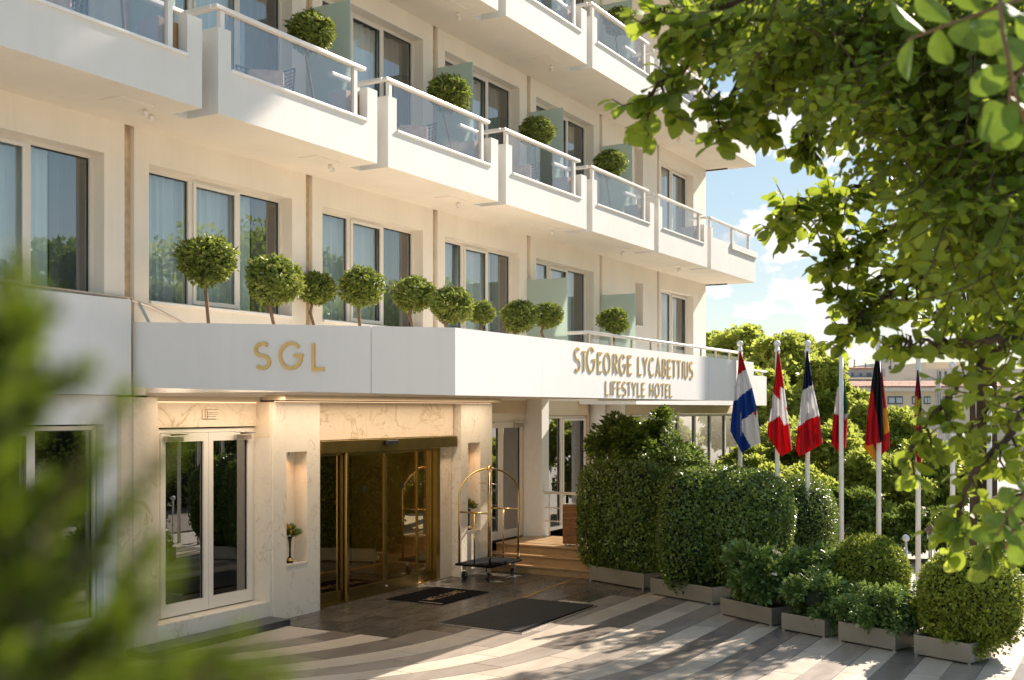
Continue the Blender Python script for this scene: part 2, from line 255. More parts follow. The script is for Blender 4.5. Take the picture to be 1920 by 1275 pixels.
# ------------------------------------------------------------------ mesh builder
class MB:
    def __init__(s): s.v = []; s.f = []; s.m = []
    def q(s, pts, mi=0):
        i = len(s.v); s.v += [tuple(p) for p in pts]; s.f.append(tuple(range(i, i + len(pts)))); s.m.append(mi); return s
    def box(s, x0, x1, y0, y1, z0, z1, mi=0):
        return s.hexa([(x0, y0, z0), (x1, y0, z0), (x1, y1, z0), (x0, y1, z0), (x0, y0, z1), (x1, y0, z1), (x1, y1, z1), (x0, y1, z1)], mi)
    def hexa(s, p, mi=0):
        i = len(s.v); s.v += [tuple(a) for a in p]
        for f in ((0, 3, 2, 1), (4, 5, 6, 7), (0, 1, 5, 4), (1, 2, 6, 5), (2, 3, 7, 6), (3, 0, 4, 7)):
            s.f.append(tuple(i + j for j in f)); s.m.append(mi)
        return s
    def prism(s, poly, z0, z1, mi=0):
        i = len(s.v); n = len(poly); s.v += [(x, y, z0) for x, y in poly] + [(x, y, z1) for x, y in poly]
        s.f.append(tuple(i + n - 1 - j for j in range(n))); s.m.append(mi); s.f.append(tuple(i + n + j for j in range(n))); s.m.append(mi)
        for j in range(n):
            k = (j + 1) % n; s.f.append((i + j, i + k, i + n + k, i + n + j)); s.m.append(mi)
        return s
    def tube(s, pts, r, n=8, mi=0, caps=True):
        pts = [Vector(p) for p in pts]; rs = r if isinstance(r, (list, tuple)) else [r] * len(pts)
        base = len(s.v); up = None
        for j, p in enumerate(pts):
            d = (pts[min(j + 1, len(pts) - 1)] - pts[max(j - 1, 0)]).normalized()
            a = Vector((0, 0, 1)) if abs(d.z) < .9 else Vector((1, 0, 0))
            if up is not None and abs(up.dot(d)) < .95: a = up
            u = d.cross(a).normalized(); vv = u.cross(d).normalized(); up = vv
            for k in range(n):
                t = 2 * math.pi * k / n; s.v.append(tuple(p + (u * math.cos(t) + vv * math.sin(t)) * rs[j]))
        for j in range(len(pts) - 1):
            for k in range(n):
                a = base + j * n + k; b = base + j * n + (k + 1) % n
                s.f.append((a, b, b + n, a + n)); s.m.append(mi)
        if caps:
            s.f.append(tuple(base + n - 1 - k for k in range(n))); s.m.append(mi)
            e = base + (len(pts) - 1) * n; s.f.append(tuple(e + k for k in range(n))); s.m.append(mi)
        return s
    def lathe(s, cx, cy, prof, n=20, mi=0):
        base = len(s.v)
        for r, z in prof:
            for k in range(n):
                t = 2 * math.pi * k / n; s.v.append((cx + r * math.cos(t), cy + r * math.sin(t), z))
        for j in range(len(prof) - 1):
            for k in range(n):
                a = base + j * n + k; b = base + j * n + (k + 1) % n
                s.f.append((a, b, b + n, a + n)); s.m.append(mi)
        s.f.append(tuple(base + n - 1 - k for k in range(n))); s.m.append(mi)
        e = base + (len(prof) - 1) * n; s.f.append(tuple(e + k for k in range(n))); s.m.append(mi)
        return s
    def ball(s, c, r, n=12, mi=0):
        pr = [(max(.001, r * math.sin(math.pi * j / 8)), c[2] - r * math.cos(math.pi * j / 8)) for j in range(9)]
        return s.lathe(c[0], c[1], pr, n, mi)
    def mesh(s, name, mats, smooth=False, off=(0, 0, 0)):
        me = bpy.data.meshes.new(name)
        me.from_pydata([(a - off[0], b - off[1], c - off[2]) for a, b, c in s.v], [], s.f)
        mats = mats if isinstance(mats, (list, tuple)) else [mats]
        for mm_ in mats: me.materials.append(mm_)
        me.polygons.foreach_set('material_index', s.m)
        if smooth: me.polygons.foreach_set('use_smooth', [len(f) == 4 for f in s.f])
        me.update(); return me
    def build(s, name, mats, parent=None, smooth=False, bevel=0, off=None):
        if off is None:
            off = parent['_o'] if parent is not None and '_o' in parent else (0, 0, 0)
        ob = bpy.data.objects.new(name, s.mesh(name, mats, smooth, off)); COL.objects.link(ob)
        if parent is not None: ob.parent = parent
        else: ob.location = off
        if bevel:
            b = ob.modifiers.new('bevel', 'BEVEL'); b.width = bevel; b.segments = 2; b.limit_method = 'ANGLE'
        ob['_o'] = tuple(off); return ob
def tag(o, label=None, cat=None, group=None, kind=None):
    if label: o['label'] = label
    if cat: o['category'] = cat
    if group: o['group'] = group
    if kind: o['kind'] = kind
    return o
def empty(name, loc, label, cat, group=None, off=None):
    o = bpy.data.objects.new(name, None); COL.objects.link(o); o.location = loc; o['_o'] = tuple(loc if off is None else off)
    return tag(o, label, cat, group)
def copy_tree(o, parent=None):
    c = o.copy(); COL.objects.link(c); c.parent = parent
    for ch in [x for x in COL.objects if x.parent == o]: copy_tree(ch, c)
    return c

# ------------------------------------------------------------------ leaves (numpy)
def unit(a): return a / np.maximum(np.linalg.norm(a, axis=1, keepdims=True), 1e-9)
def leaf_mesh(name, Pt, D, Nn, Ln, mat, wr=.45, shape='rhomb'):
    n = len(Pt); D = unit(D); S = unit(np.cross(D, Nn)); Nn = np.cross(S, D); Ln = Ln[:, None]
    if shape == 'rhomb':
        prof = [(0, 0, 0), (.45, -wr, .12), (1, 0, -.08), (.45, wr, .12)]; faces = [(0, 1, 2), (0, 2, 3)]
    else:
        prof = [(0, 0, 0), (.16, -wr * .45, .04), (.36, -wr * .84, .08), (.60, -wr, .09), (.82, -wr * .76, .04), (.95, -wr * .38, -.03), (1.02, 0, -.10), (.95, wr * .38, -.03), (.82, wr * .76, .04), (.60, wr, .09), (.36, wr * .84, .08), (.16, wr * .45, .04), (.5, 0, .01)]
        faces = [(12, i, (i + 1) % 12) for i in range(12)]
    V = np.stack([Pt + D * Ln * a + S * Ln * b + Nn * Ln * c for a, b, c in prof], axis=1).reshape(-1, 3)
    k = len(prof); Fc = np.array(faces); nf = len(faces)
    idx = (np.arange(n)[:, None, None] * k + Fc[None]).reshape(-1)
    me = bpy.data.meshes.new(name); me.vertices.add(len(V)); me.vertices.foreach_set('co', V.astype(np.float32).ravel())
    me.loops.add(len(idx)); me.loops.foreach_set('vertex_index', idx.astype(np.int32))
    me.polygons.add(n * nf); me.polygons.foreach_set('loop_start', (np.arange(n * nf) * 3).astype(np.int32)); me.polygons.foreach_set('loop_total', np.full(n * nf, 3, np.int32))
    me.materials.append(mat); me.update(calc_edges=True); me.validate(); return me
def rnd_dirs(n): return unit(rng.normal(size=(n, 3)))
def obj_mesh(name, me, parent=None, loc=None):
    o = bpy.data.objects.new(name, me); COL.objects.link(o)
    if parent is not None: o.parent = parent
    if loc is not None: o.location = loc
    return o
def lumps(d, k, amp, seed):
    r = np.random.default_rng(seed); s = np.zeros(len(d))
    for i in range(k):
        c = r.normal(size=3); c /= np.linalg.norm(c); s += np.exp(-((d - c) ** 2).sum(1) / .12) * r.uniform(-1, 1)
    return 1 + amp * np.clip(s, -1, 1)
def shell(n, rad, inner, amp, seed, square=2.0, hemi=False):
    d = rnd_dirs(n)
    if hemi: d[:, 2] = np.where(d[:, 2] < -.35, -d[:, 2], d[:, 2])
    sq = (np.abs(d) ** square).sum(1) ** (-1 / square)
    r = (inner + (1 - inner) * rng.random(n) ** .5) * lumps(d, 18, amp, seed) * (1 + (rng.random(n) < .05) * rng.random(n) * .09)
    return d * (sq * r)[:, None] * np.array(rad), d
def crown_mesh(name, n, rad, leaf, mat, inner=.78, amp=.07, seed=1, square=2.0, wr=.4, hemi=False, out=.8, shape='rhomb'):
    Pt, d = shell(n, rad, inner, amp, seed, square, hemi)
    D = unit(d * out * .6 + rnd_dirs(n) * .9); Nn = unit(d * 1.0 + rnd_dirs(n) * .55)
    return leaf_mesh(name, Pt, D, Nn, leaf * (.6 + .8 * rng.random(n)), mat, wr, shape)
def core_mesh(name, rad, square=2.0, n=20, f=.8, hemi=False, mat=None):  # filler body behind the leaves, coloured dark in place of inner shade
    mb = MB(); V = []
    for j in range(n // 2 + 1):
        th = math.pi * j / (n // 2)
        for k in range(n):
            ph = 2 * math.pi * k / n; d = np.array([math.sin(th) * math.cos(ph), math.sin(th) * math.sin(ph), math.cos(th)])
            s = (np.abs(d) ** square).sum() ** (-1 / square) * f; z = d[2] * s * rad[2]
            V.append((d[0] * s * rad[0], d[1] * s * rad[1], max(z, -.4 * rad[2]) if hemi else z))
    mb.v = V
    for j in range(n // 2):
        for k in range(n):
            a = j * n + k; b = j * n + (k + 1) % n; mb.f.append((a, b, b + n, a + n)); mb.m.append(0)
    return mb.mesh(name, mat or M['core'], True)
# ================================================================== GROUND
g = MB(); g.q([(-400, -400, -.06), (900, -400, -.06), (900, 900, -.06), (-400, 900, -.06)]).build('ground', M['asphalt']); tag(COL.objects[-1], kind='structure')
pav = MB().box(-14, 19.5, -6, 12.2, -.05, -.008).build('pavement', M['grout']); tag(pav, 'stone forecourt paved in curving light and dark bands', kind='structure')
edges = [round(-6 + 1.2 * i, 3) for i in range(0)]
YL = [.03, .375, .72, 1.065, 1.41, 1.755, 2.10, 2.445, 2.79, 3.135, 3.48, 3.825, 4.17, 4.515, 4.86, 5.22, 5.60, 5.98, 6.38, 6.80, 7.22, 7.66, 8.15, 8.68, 9.16, 9.62]
kinds = 'LGLDLGLDLGLGDLDLGLDLGLDLG'   # tone of each band
XC, RC = 12.75, 4.65
def bend(x, y):
    if x >= XC: return y
    d = min(XC - x, 4.1); e = RC - math.sqrt(RC * RC - d * d)
    if XC - x > 4.1: e += (XC - x - 4.1) * 1.6
    return y + e
tiles = []
def tile(x0, x1, ya, yb, mat, gap=.007, z=0.0):
    n = 1 if x0 >= XC - .01 else 3; mb = MB(); P0 = []; P1 = []
    for i in range(n + 1):
        x = x0 + gap + (x1 - x0 - 2 * gap) * i / n; P0.append((x, bend(x, ya) + gap)); P1.append((x, bend(x, yb) - gap))
    poly = P0 + P1[::-1]
    if n == 1: mb.prism(poly, -.02, z)
    else:
        for i in range(n): mb.prism([P0[i], P0[i + 1], P1[i + 1], P1[i]], -.02, z)
    tiles.append((poly, mb, mat, (x0 + x1) / 2, (ya + yb) / 2))
TM = {'L': 'tlight', 'G': 'tgrey', 'D': 'tdark'}
for i in range(len(YL) - 1):
    st = (i * .43) % 1.2; xs = []; x = 7.2 + st
    xe = 17.9 if YL[i] < 7.2 else (16.6 if YL[i] < 7.6 else (15.8 if YL[i] < 8.1 else (XC if YL[i] < 8.6 else 12.05)))
    lo = 8.0 if YL[i] < 4 else 7.0
    cur = [lo]; x = 7.2 + st
    while x < xe - .25:
        if x > lo + .2: cur.append(x)
        x += 1.2
    cur.append(xe)
    kd = kinds[i % len(kinds)]
    for a, b in zip(cur[:-1], cur[1:]):
        tone = kd
        if kd == 'D' and b < 12.6 and YL[i] < 6.9: tone = 'G'
        if i >= 24: tone = 'D'
        tile(a, b, YL[i], YL[i + 1], M[TM[tone]])
# polished dark entrance floor
def flat_tile(x0, x1, y0, y1, mat, gap=.005): mb = MB().box(x0 + gap, x1 - gap, y0 + gap, y1 - gap, -.02, 0); tiles.append((None, mb, mat, (x0 + x1) / 2, (y0 + y1) / 2))
ys = [8.68, 9.07, 9.46, 9.85, 10.24, 10.63, 11.02]
for j in range(6):
    x = 12.05 + (j % 2) * .6; a = 12.05
    while a < 18.0:
        b = min(x + 1.2 if x > a else a + 1.2, 18.05); b = min(a + (1.2 if a > 12.1 or j % 2 == 0 else .6), 18.05)
        flat_tile(a, b, ys[j], ys[j + 1], M['tentry']); a = b
for j, (ya, yb, xs_) in enumerate([(8.15, 8.68, XC), (7.66, 8.15, 15.8), (7.22, 7.66, 16.6)]):
    a = xs_
    while a < 18.05:
        b = min(a + 1.2, 18.05)
        if b - a > .05: flat_tile(a, b, ya, yb, M['tentry'])
        a = b
tiles.sort(key=lambda q: (q[3] - 13.5) ** 2 + (q[4] - 6.5) ** 2)
for i, (poly, mb, mat, cx, cy) in enumerate(tiles):
    if i < 298: mb.build('paving_tile', mat, pav)
rest = {}
for (poly, mb, mat, cx, cy) in tiles[298:]:
    r = rest.setdefault(mat.name, (MB(), mat)); o = len(r[0].v); r[0].v += mb.v; r[0].f += [tuple(o + k for k in f) for f in mb.f]; r[0].m += mb.m
for nm, (mb, mat) in rest.items(): tag(mb.build('outer_tiles', mat, pav), kind='stuff')
# side path at the right edge
pth = MB().box(19.5, 30, -8, 1.4, -.05, -.012).build('path', M['tgrey']); tag(pth, kind='structure')

# ================================================================== HOTEL
hotel = empty('hotel', (0, 0, 0), 'large cream hotel with staggered glass balconies and white entrance canopy', 'hotel')
S = [9.69 + 3.38 * (k - 1) for k in range(9)]      # strips between the bays
YW = 10.95; YP = 11.2; XE = 30.05
Z1, Z2, Z3, Z4, Z5 = 3.17, 6.48, 9.68, 12.88, 16.08
def wbox(name, mat, *b, parent=hotel, bevel=0): return MB().box(*b).build(name, mat, parent, bevel=bevel)
# window: frame mesh > panes and curtains
def window(x0, x1, z0, z1, n=3, Y=YP, pane='pane', curtain=True, door=False, name='window', dark=False, fcol='frame'):
    f = MB(); t = .05; fw = x1 - x0
    f.box(x0, x1, Y - .04, Y + .04, z0, z0 + t + .02).box(x0, x1, Y - .04, Y + .04, z1 - t, z1)
    w_ = fw / n
    for i in range(n + 1):
        x = x0 + i * w_; a = max(x0, x - .035); b = min(x1, x + .035)
        f.box(a, b, Y - .045, Y + .045, z0 + t + .02, z1 - t)
    if n >= 2:  # opening leaf has its own inner frame
        i = 1; a = x0 + i * w_ + .035; b = a + w_ - .07 if i < n - 1 else x1 - .035
        f.box(a, b, Y - .07, Y - .046, z0 + .075, z0 + .13).box(a, b, Y - .07, Y - .046, z1 - .10, z1 - .055)
        f.box(a, a + .05, Y - .07, Y - .046, z0 + .131, z1 - .101).box(b - .05, b, Y - .07, Y - .046, z0 + .131, z1 - .101)
    fr = f.build(name, M[fcol], hotel)
    for i in range(n):
        a = x0 + i * w_ + .035; b = x0 + (i + 1) * w_ - .035
        MB().q([(a, Y, z0 + .06), (b, Y, z0 + .06), (b, Y, z1 - .04), (a, Y, z1 - .04)]).build('pane', M[pane], fr)
        gk = MB(); gk.box(b - .014, b, Y - .012, Y - .004, z0 + .07, z1 - .05).box(a, b - .014, Y - .012, Y - .004, z1 - .064, z1 - .05); gk.build('gasket', M['gasket'], fr)
    if curtain:
        c = MB(); nn = int(fw * 26); cov = [(x0 + .05, x0 + fw * .28), (x0 + fw * .30, x0 + fw * .62), (x0 + fw * .64, x0 + fw * .88)]
        def cur(a, b, mat):
            c = MB(); nseg = max(8, int((b - a) * 40)); pr = None
            for i in range(nseg + 1):
                x = a + (b - a) * i / nseg; y = Y + .20 + .035 * math.sin(x * 47 + math.sin(x * 9) * 2) + .015 * math.sin(x * 23)
                if pr: c.q([(pr[0], pr[1], z0 + .02), (x, y, z0 + .02), (x, y, z1 - .02), (pr[0], pr[1], z1 - .02)])
                pr = (x, y)
            c.build('curtain', mat, fr, smooth=True)
        ca = random.choice((.72, .80, .84, .84, .90)); cb_ = random.choice((.03, .03, .10, .22)); cur(x0 + cb_, x0 + fw * ca, M['curtain']); cur(x0 + fw * (ca + .01), x1 - .02, M['curtaindark'])
    return fr
def facade_bay(k, z0, z1, ox0, ox1, oz0, oz1, lvl):
    s0 = S[k] + .075; s1 = S[k + 1] - .075
    if k == 6: s1 = XE
    w_ = MB()
    w_.box(s0, ox0, YW, YW + .3, z0, z1).box(ox1, s1, YW, YW + .3, z0, z1)
    w_.box(ox0, ox1, YW, YW + .3, oz1, z1)
    if oz0 > z0: w_.box(ox0, ox1, YW, YW + .3, z0, oz0)
    w_.build('wall', M['plaster'], hotel)
    if oz0 > z0 and lvl == 1: wbox('window_sill', M['plaster2'], ox0 + .01, ox1 - .01, YW - .035, YW + .22, oz0, oz0 + .03)
for lvl, (za, zb) in enumerate([(Z1, Z2), (Z2, Z3), (Z3, Z4), (Z4, Z5), (Z5, 18.8)]):
    for k in range(7):
        st = MB().box(S[k] - .075, S[k] + .075, YW + .07, YW + .2, za, zb).build('wall_strip', M['strip'], hotel)
        if lvl == 0: oz0, oz1 = 4.32, 6.07
        else: oz0, oz1 = za + .27, za + 2.87
        if k == 5:
            if lvl == 0: b = (25.15, 25.62, 5.0, 6.07)
            else: b = (25.1, 25.62, oz0, oz1)
            facade_bay(k, za, zb, *b, lvl + 1); window(*b, n=1, curtain=False)
        else:
            b = (S[k] + .31, S[k] + 3.0, oz0, oz1)
            if k == 6: b = (S[k] + .2, S[k] + 2.5, oz0, oz1)
            facade_bay(k, za, zb, *b, lvl + 1)
            seen = lvl < 2 or (lvl == 2 and k >= 2) or (lvl == 3 and k >= 5)
            window(*b, n=(3 if lvl == 0 and k < 5 else 2 if k == 6 else 3))
MB().box(S[7] - .07, S[7] + .07, YW + .01, YW + .3, Z1, 18.8).build('wall_strip', M['strip'], hotel)
wl = MB().box(-12, S[0] - .075, YW, YW + .3, 0, 18.8).build('wall', M['plaster'], hotel)
wbox('side_wall', M['plaster'], XE, XE + .0501, YW + .301, 22, Z1, 18.8)
wbox('roof', M['plaster'], -12, XE, YW + .1, 22, 18.8, 19.1)
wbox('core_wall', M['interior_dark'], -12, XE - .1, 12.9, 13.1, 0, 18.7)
for z in (Z1 - .02, Z2 + .02, Z3 + .02, Z4 + .02, Z5 + .02): wbox('floor_slab', M['ceiling'], S[0], XE - .1, YW + .31, 12.89, z - .1, z + .05)

# ---- balconies
def balcony(k, zb, last=False):
    L0 = S[k] + .13; mb = MB(); Yf = 9.6; wd = 3.12 if not last else 3.58
    R0 = L0 + wd
    mb.box(L0, R0, Yf + .14, 10.1, zb, zb + .25)
    mb.box(L0 - .26, R0, 10.1, YW, zb, zb + .2495)
    hz = zb + .54 if not last else zb + .80
    mb.box(L0 + .001, R0 - .001, Yf, Yf + .14, zb, hz)
    if not last:
        mb.box(L0, L0 + .21, Yf - .0, Yf + .14, hz, zb + 1.03).box(R0 - .23, R0, Yf, Yf + .14, hz, zb + 1.03)
        mb.box(L0, L0 + .12, Yf + .1401, 10.1, zb + .25, zb + 1.0299)
        mb.box(L0 - .26, L0 - .14, 10.1001, 10.22, zb + .25, zb + 1.0)
        mb.box(R0 - .12, R0, Yf + .1401, 10.1, zb + .25, zb + 1.0298)
    else:
        mb.box(L0, L0 + .13, Yf - .002, Yf + .139, hz, zb + 1.03)
        mb.box(R0 - .14, R0, Yf + .1401, YW + .2, zb - .001, hz)
        mb.box(R0 - 2.1, R0 + .05, Yf - .05, Yf - .0005, hz - .13, hz + .02)
    b = mb.build('balcony', [M['front'], M['plaster']], hotel)
    for pl_ in b.data.polygons:
        if pl_.normal.z < -.5: pl_.material_index = 1  # undersides get the plaster with warm bounce light in its colour
    if not last:
        MB().box(L0 + .21, R0 - .23, Yf - .03, Yf + .15, hz, hz + .035).build('coping', M['white'], b, bevel=.006)
    gx0, gx1 = (L0 + .215, L0 + 2.62) if not last else (L0 + .16, R0 - .5)
    MB().box(gx0, gx1, Yf + .06, Yf + .07, hz + .036, zb + 1.24).build('glass_panel', M['baluglass'], b)
    mid = (gx0 + gx1) / 2
    rail = MB(); rail.box(L0 - .02, (L0 + 2.88) if not last else R0 - .38, Yf + .01, Yf + .10, zb + 1.25, zb + 1.30)
    rail.box(L0 - .02, L0 + .07, Yf + .111, 10.22, zb + 1.25, zb + 1.305)
    if not last:
        rail.box(L0 - .6, L0 - .021, 10.13, 10.22, zb + 1.251, zb + 1.304)
    rail.build('handrail', M['whitemetal'], b, bevel=.008)
    ps = [L0 + .10, gx1 + .045] if not last else [L0 + .06, R0 - .46, L0 + 1.75]
    for x in ps:
        lo = zb + 1.03 if x < L0 + .2 else hz + .03
        MB().box(x - .035, x + .035, Yf + .03, Yf + .09, lo, zb + 1.245).build('post', M['whitemetal'], b)
    if not last:
        MB().box(L0 + .001, L0 + .0501, 10.15, 10.19, zb + 1.02, zb + 1.24).build('post', M['whitemetal'], b)
        MB().box(R0 - .85, R0 - .35, 10.0, 10.32, zb - .010, zb - .0005).build('access_panel', M['plaster'], b)
        for dx, dy in ((-.28, .62), (-.10, .72)):
            MB().lathe(R0 + dx, Yf + dy, [(.022, zb - .07), (.032, zb - .066), (.032, zb - .02), (.02, zb - .001)], 12).build('spotlight', M['whitemetal'], b, smooth=True)
    else:
        MB().box(L0 + 3.36, R0 - .16, YW - .6, YW + .15, zb - .03, zb - .0012).build('louvre', M['gasket'], b)
    if not last and k > 0:
        pass
    return b
bal = {}
for lvl, zb in ((2, Z2), (3, Z3), (4, Z4), (5, Z5)):
    for k in range(7):
        if lvl == 3 and k < 1 or lvl == 4 and k < 4 or lvl == 5 and k < 6: continue
        bal[(lvl, k)] = balcony(k, zb, last=(k == 6))
        if k not in (0, 6):
            x = S[k]; far = k < 6
            if k > 0: MB().box(x - .008, x + .008, 10.18, YW - .003, zb + .30, zb + 2.47).build('privacy_screen', M['frost'], hotel)
for x, yn in ((19.75, 10.05), (23.2, 10.1)):
    MB().box(x - .008, x + .008, yn, YW - .003, 3.95, 5.58).build('privacy_screen', M['frost'], hotel)

# ---- first-floor terrace to the right, its rail
wbox('terrace_slab', M['plaster2'], 22.1, 31.3, 9.6, YW - .001, 3.1, 3.92)
wbox('terrace_slab', M['plaster2'], 30.12, 31.28, YW, 14, 3.11, 3.91)
tr = MB(); zt = 4.5
tr.tube([(19.9, 10.9, zt), (19.9, 9.65, zt), (29.25, 9.65, zt)], .035, 8)
rl = tr.build('terrace_handrail', M['whitemetal'], hotel, smooth=True)
for x in [19.9 + i * 1.04 for i in range(10)]:
    if x < 29.3: MB().box(x - .03, x + .03, 9.63, 9.67, 3.6, zt - .03).build('post', M['steel'], rl)
    if x < 28.5: MB().box(x + .12, x + .92, 9.645, 9.653, 3.9, zt - .12).build('glass_panel', M['baluglass'], rl)
MB().tube([(29.3, 9.63, 4.06), (31.35, 9.63, 4.06)], .03, 8).tube([(31.0, 9.63, 3.9), (31.0, 9.63, 4.06)], .02, 6).build('end_rail', M['whitemetal'], rl, smooth=True)

# ---- entrance canopy
CA = (9.70, 10.9, 3.265, 4.07); CB = (10.10, 6.47, 3.147, 3.865)    # x, y, bottom, top of the two ends of the short face
def facepoint(t): return [CA[i] + (CB[i] - CA[i]) * t for i in range(4)]
def t_of_px(px):
    r = (px - CX) / F_
    # (A x - B y) = r (B x + A y) along the face
    a0 = A_ * CA[0] - B_ * CA[1] - r * (B_ * CA[0] + A_ * CA[1]); a1 = A_ * (CB[0] - CA[0]) - B_ * (CB[1] - CA[1]) - r * (B_ * (CB[0] - CA[0]) + A_ * (CB[1] - CA[1]))
    return -a0 / a1
XR = onY(1413, 700, CB[1])[0]
can = MB().prism([(9.95, 10.92), (10.30, 6.6), (XR - .02, 6.6), (XR - .02, YW - .002), (9.95, YW - .002)], 3.2, 3.36).build('canopy', M['plaster'], hotel)
sd = Vector((CB[0] - CA[0], CB[1] - CA[1], 0)).normalized(); sn = Vector((-sd.y, sd.x, 0))
if sn.x < 0: sn = -sn
def short_panel(t0, t1):
    a = facepoint(t0); b = facepoint(t1); d = sn * .1
    MB().hexa([(a[0], a[1], a[2]), (b[0], b[1], b[2]), (b[0] + d.x, b[1] + d.y, b[2]), (a[0] + d.x, a[1] + d.y, a[2]),
               (a[0], a[1], a[3]), (b[0], b[1], b[3]), (b[0] + d.x, b[1] + d.y, b[3]), (a[0] + d.x, a[1] + d.y, a[3])]).build('fascia_panel', M['fascia'], can)
tj = t_of_px(695.7); short_panel(0, tj - .001); short_panel(tj + .001, 1)
xj = [CB[0]] + [onY(p, 700, CB[1])[0] for p in (1016, 1328)] + [XR]
for a, b in zip(xj[:-1], xj[1:]):
    MB().box(a + .002 + (.0 if a > 10.2 else .0), b - .002, CB[1], CB[1] + .1, 3.147, 3.865).build('fascia_panel', M['fascia'], can)
MB().box(XR - .1, XR - .001, CB[1] + .101, 9.6, 3.16, 3.86).build('fascia_panel', M['fascia'], can)
# conduit lying over the wall end
MB().tube([(9.66, 10.88, 4.33), (9.95, 10.88, 4.28), (10.6, 10.7, 4.0)], .018, 6).tube([(9.70, 10.8, 4.30), (9.78, 10.7, 4.05)], .02, 6).tube([(5, 10.90, 4.42), (9.7, 10.90, 4.35)], .02, 6).build('conduit', M['steel'], hotel)

# ---- letters built from strokes
def arc(cx, cy, rx, ry, a0, a1, n=14): return [(cx + rx * math.cos(R(a0 + (a1 - a0) * i / n)), cy + ry * math.sin(R(a0 + (a1 - a0) * i / n))) for i in range(n + 1)]
GL = {'S': (.62, [arc(.31, .745, .28, .245, 40, 270) + arc(.31, .255, .30, .245, 90, -140)[1:]]),
 'G': (.88, [arc(.47, .5, .45, .5, 42, 360) + [(.60, .5)]]), 'L': (.5, [[(.06, 1), (.06, .03), (.5, .03)]]),
 'T': (.5, [[(0, .97), (.5, .97)], [(.25, .94), (.25, 0)]]), 'E': (.5, [[(.5, .97), (.06, .97), (.06, .03), (.5, .03)], [(.09, .52), (.42, .52)]]),
 'O': (.85, [arc(.42, .5, .40, .5, 90, 450, 24)]), 'R': (.55, [[(.06, 0), (.06, .97), (.28, .97)] + arc(.28, .73, .22, .24, 80, -90, 8) + [(.09, .49)], [(.22, .47), (.55, 0)]]),
 'Y': (.6, [[(0, 1), (.3, .5), (.3, 0)], [(.6, 1), (.32, .53)]]), 'C': (.8, [arc(.45, .5, .43, .5, 48, 312)]),
 'A': (.7, [[(0, 0), (.35, 1), (.7, 0)], [(.14, .33), (.56, .33)]]), 'B': (.52, [[(.06, 0), (.06, .97), (.24, .97)] + arc(.26, .745, .2, .225, 80, -90, 8) + [(.09, .52)], arc(.26, .26, .24, .24, 90, -90, 8) + [(.09, .03)]]),
 'I': (.16, [[(.08, 1), (.08, 0)]]), 'U': (.6, [[(.05, 1), (.05, .3)] + arc(.3, .3, .25, .28, 180, 360, 10) + [(.55, 1)]]),
 'F': (.45, [[(.45, .97), (.06, .97), (.06, 0)], [(.09, .52), (.38, .52)]]), 'H': (.62, [[(.06, 1), (.06, 0)], [(.56, 1), (.56, 0)], [(.09, .5), (.53, .5)]])}
def letter(ch, org, rv, nv, wd, ht, sw, dep, standoff=.003, mat='goldletter', name='letter', parent=can):
    w0, strokes = GL[ch]; mb = MB(); up = Vector((0, 0, 1)); org = Vector(org)
    for si, st in enumerate(strokes):
        pts = [Vector((x / w0 * wd, y * ht)) for x, y in st]; n = len(pts); Lf = []; Rt = []
        for i in range(n):
            d0 = (pts[i] - pts[i - 1]).normalized() if i else (pts[1] - pts[0]).normalized(); d1 = (pts[i + 1] - pts[i]).normalized() if i < n - 1 else d0
            b = (d0 + d1); b = b.normalized() if b.length > .01 else d0; nn_ = Vector((-b.y, b.x)); k = sw / 2 / max(.45, b.dot(d1))
            Lf.append(pts[i] + nn_ * k); Rt.append(pts[i] - nn_ * k)
        f0 = standoff; f1 = standoff + dep + .0008 * si
        W3 = lambda p, f: org + rv * p.x + up * p.y + nv * f
        for i in range(n - 1):
            a, b, c, d = Lf[i], Lf[i + 1], Rt[i + 1], Rt[i]
            mb.q([W3(a, f1), W3(b, f1), W3(c, f1), W3(d, f1)]).q([W3(a, f0), W3(d, f0), W3(c, f0), W3(b, f0)])
            mb.q([W3(a, f0), W3(b, f0), W3(b, f1), W3(a, f1)]).q([W3(d, f0), W3(d, f1), W3(c, f1), W3(c, f0)])
        mb.q([W3(Lf[0], f0), W3(Lf[0], f1), W3(Rt[0], f1), W3(Rt[0], f0)]).q([W3(Lf[-1], f0), W3(Rt[-1], f0), W3(Rt[-1], f1), W3(Lf[-1], f1)])
    return mb.build(name, M[mat], parent)
rv = Vector((1, 0, 0)); nv = Vector((0, -1, 0))
def line_text(items, ytop, ybot, pxs, Y, sw, dep):
    x0, zt_ = onY(pxs[0], ytop, Y); _, zb_ = onY(pxs[0], ybot, Y); x1 = onY(pxs[1], 700, Y)[0]
    tot = sum(i[1] for i in items); sc = (x1 - x0) / tot; x = x0
    for ch, wd, hs in items:
        if ch != ' ': letter(ch, (x, Y, zb_ + (.0 if hs >= 1 or ch != 'T' else 0)), rv, nv, wd * sc * .68, (zt_ - zb_) * hs, sw, dep)
        x += wd * sc
line_text([('S', .8, 1.0), ('T', .55, .88), ('G', 1.2, 1.08), ('E', .75, .9), ('O', 1.1, .9), ('R', .8, .9), ('G', 1.05, .9), ('E', .75, .9), (' ', .6, 1), ('L', .7, .9), ('Y', .85, .9), ('C', 1.0, .9), ('A', .9, .9), ('B', .8, .9), ('E', .75, .9), ('T', .75, .9), ('T', .75, .9), ('I', .4, .9), ('U', .85, .9), ('S', .75, .9)], 652, 695.5, (1077, 1301), CB[1], .027, .009)
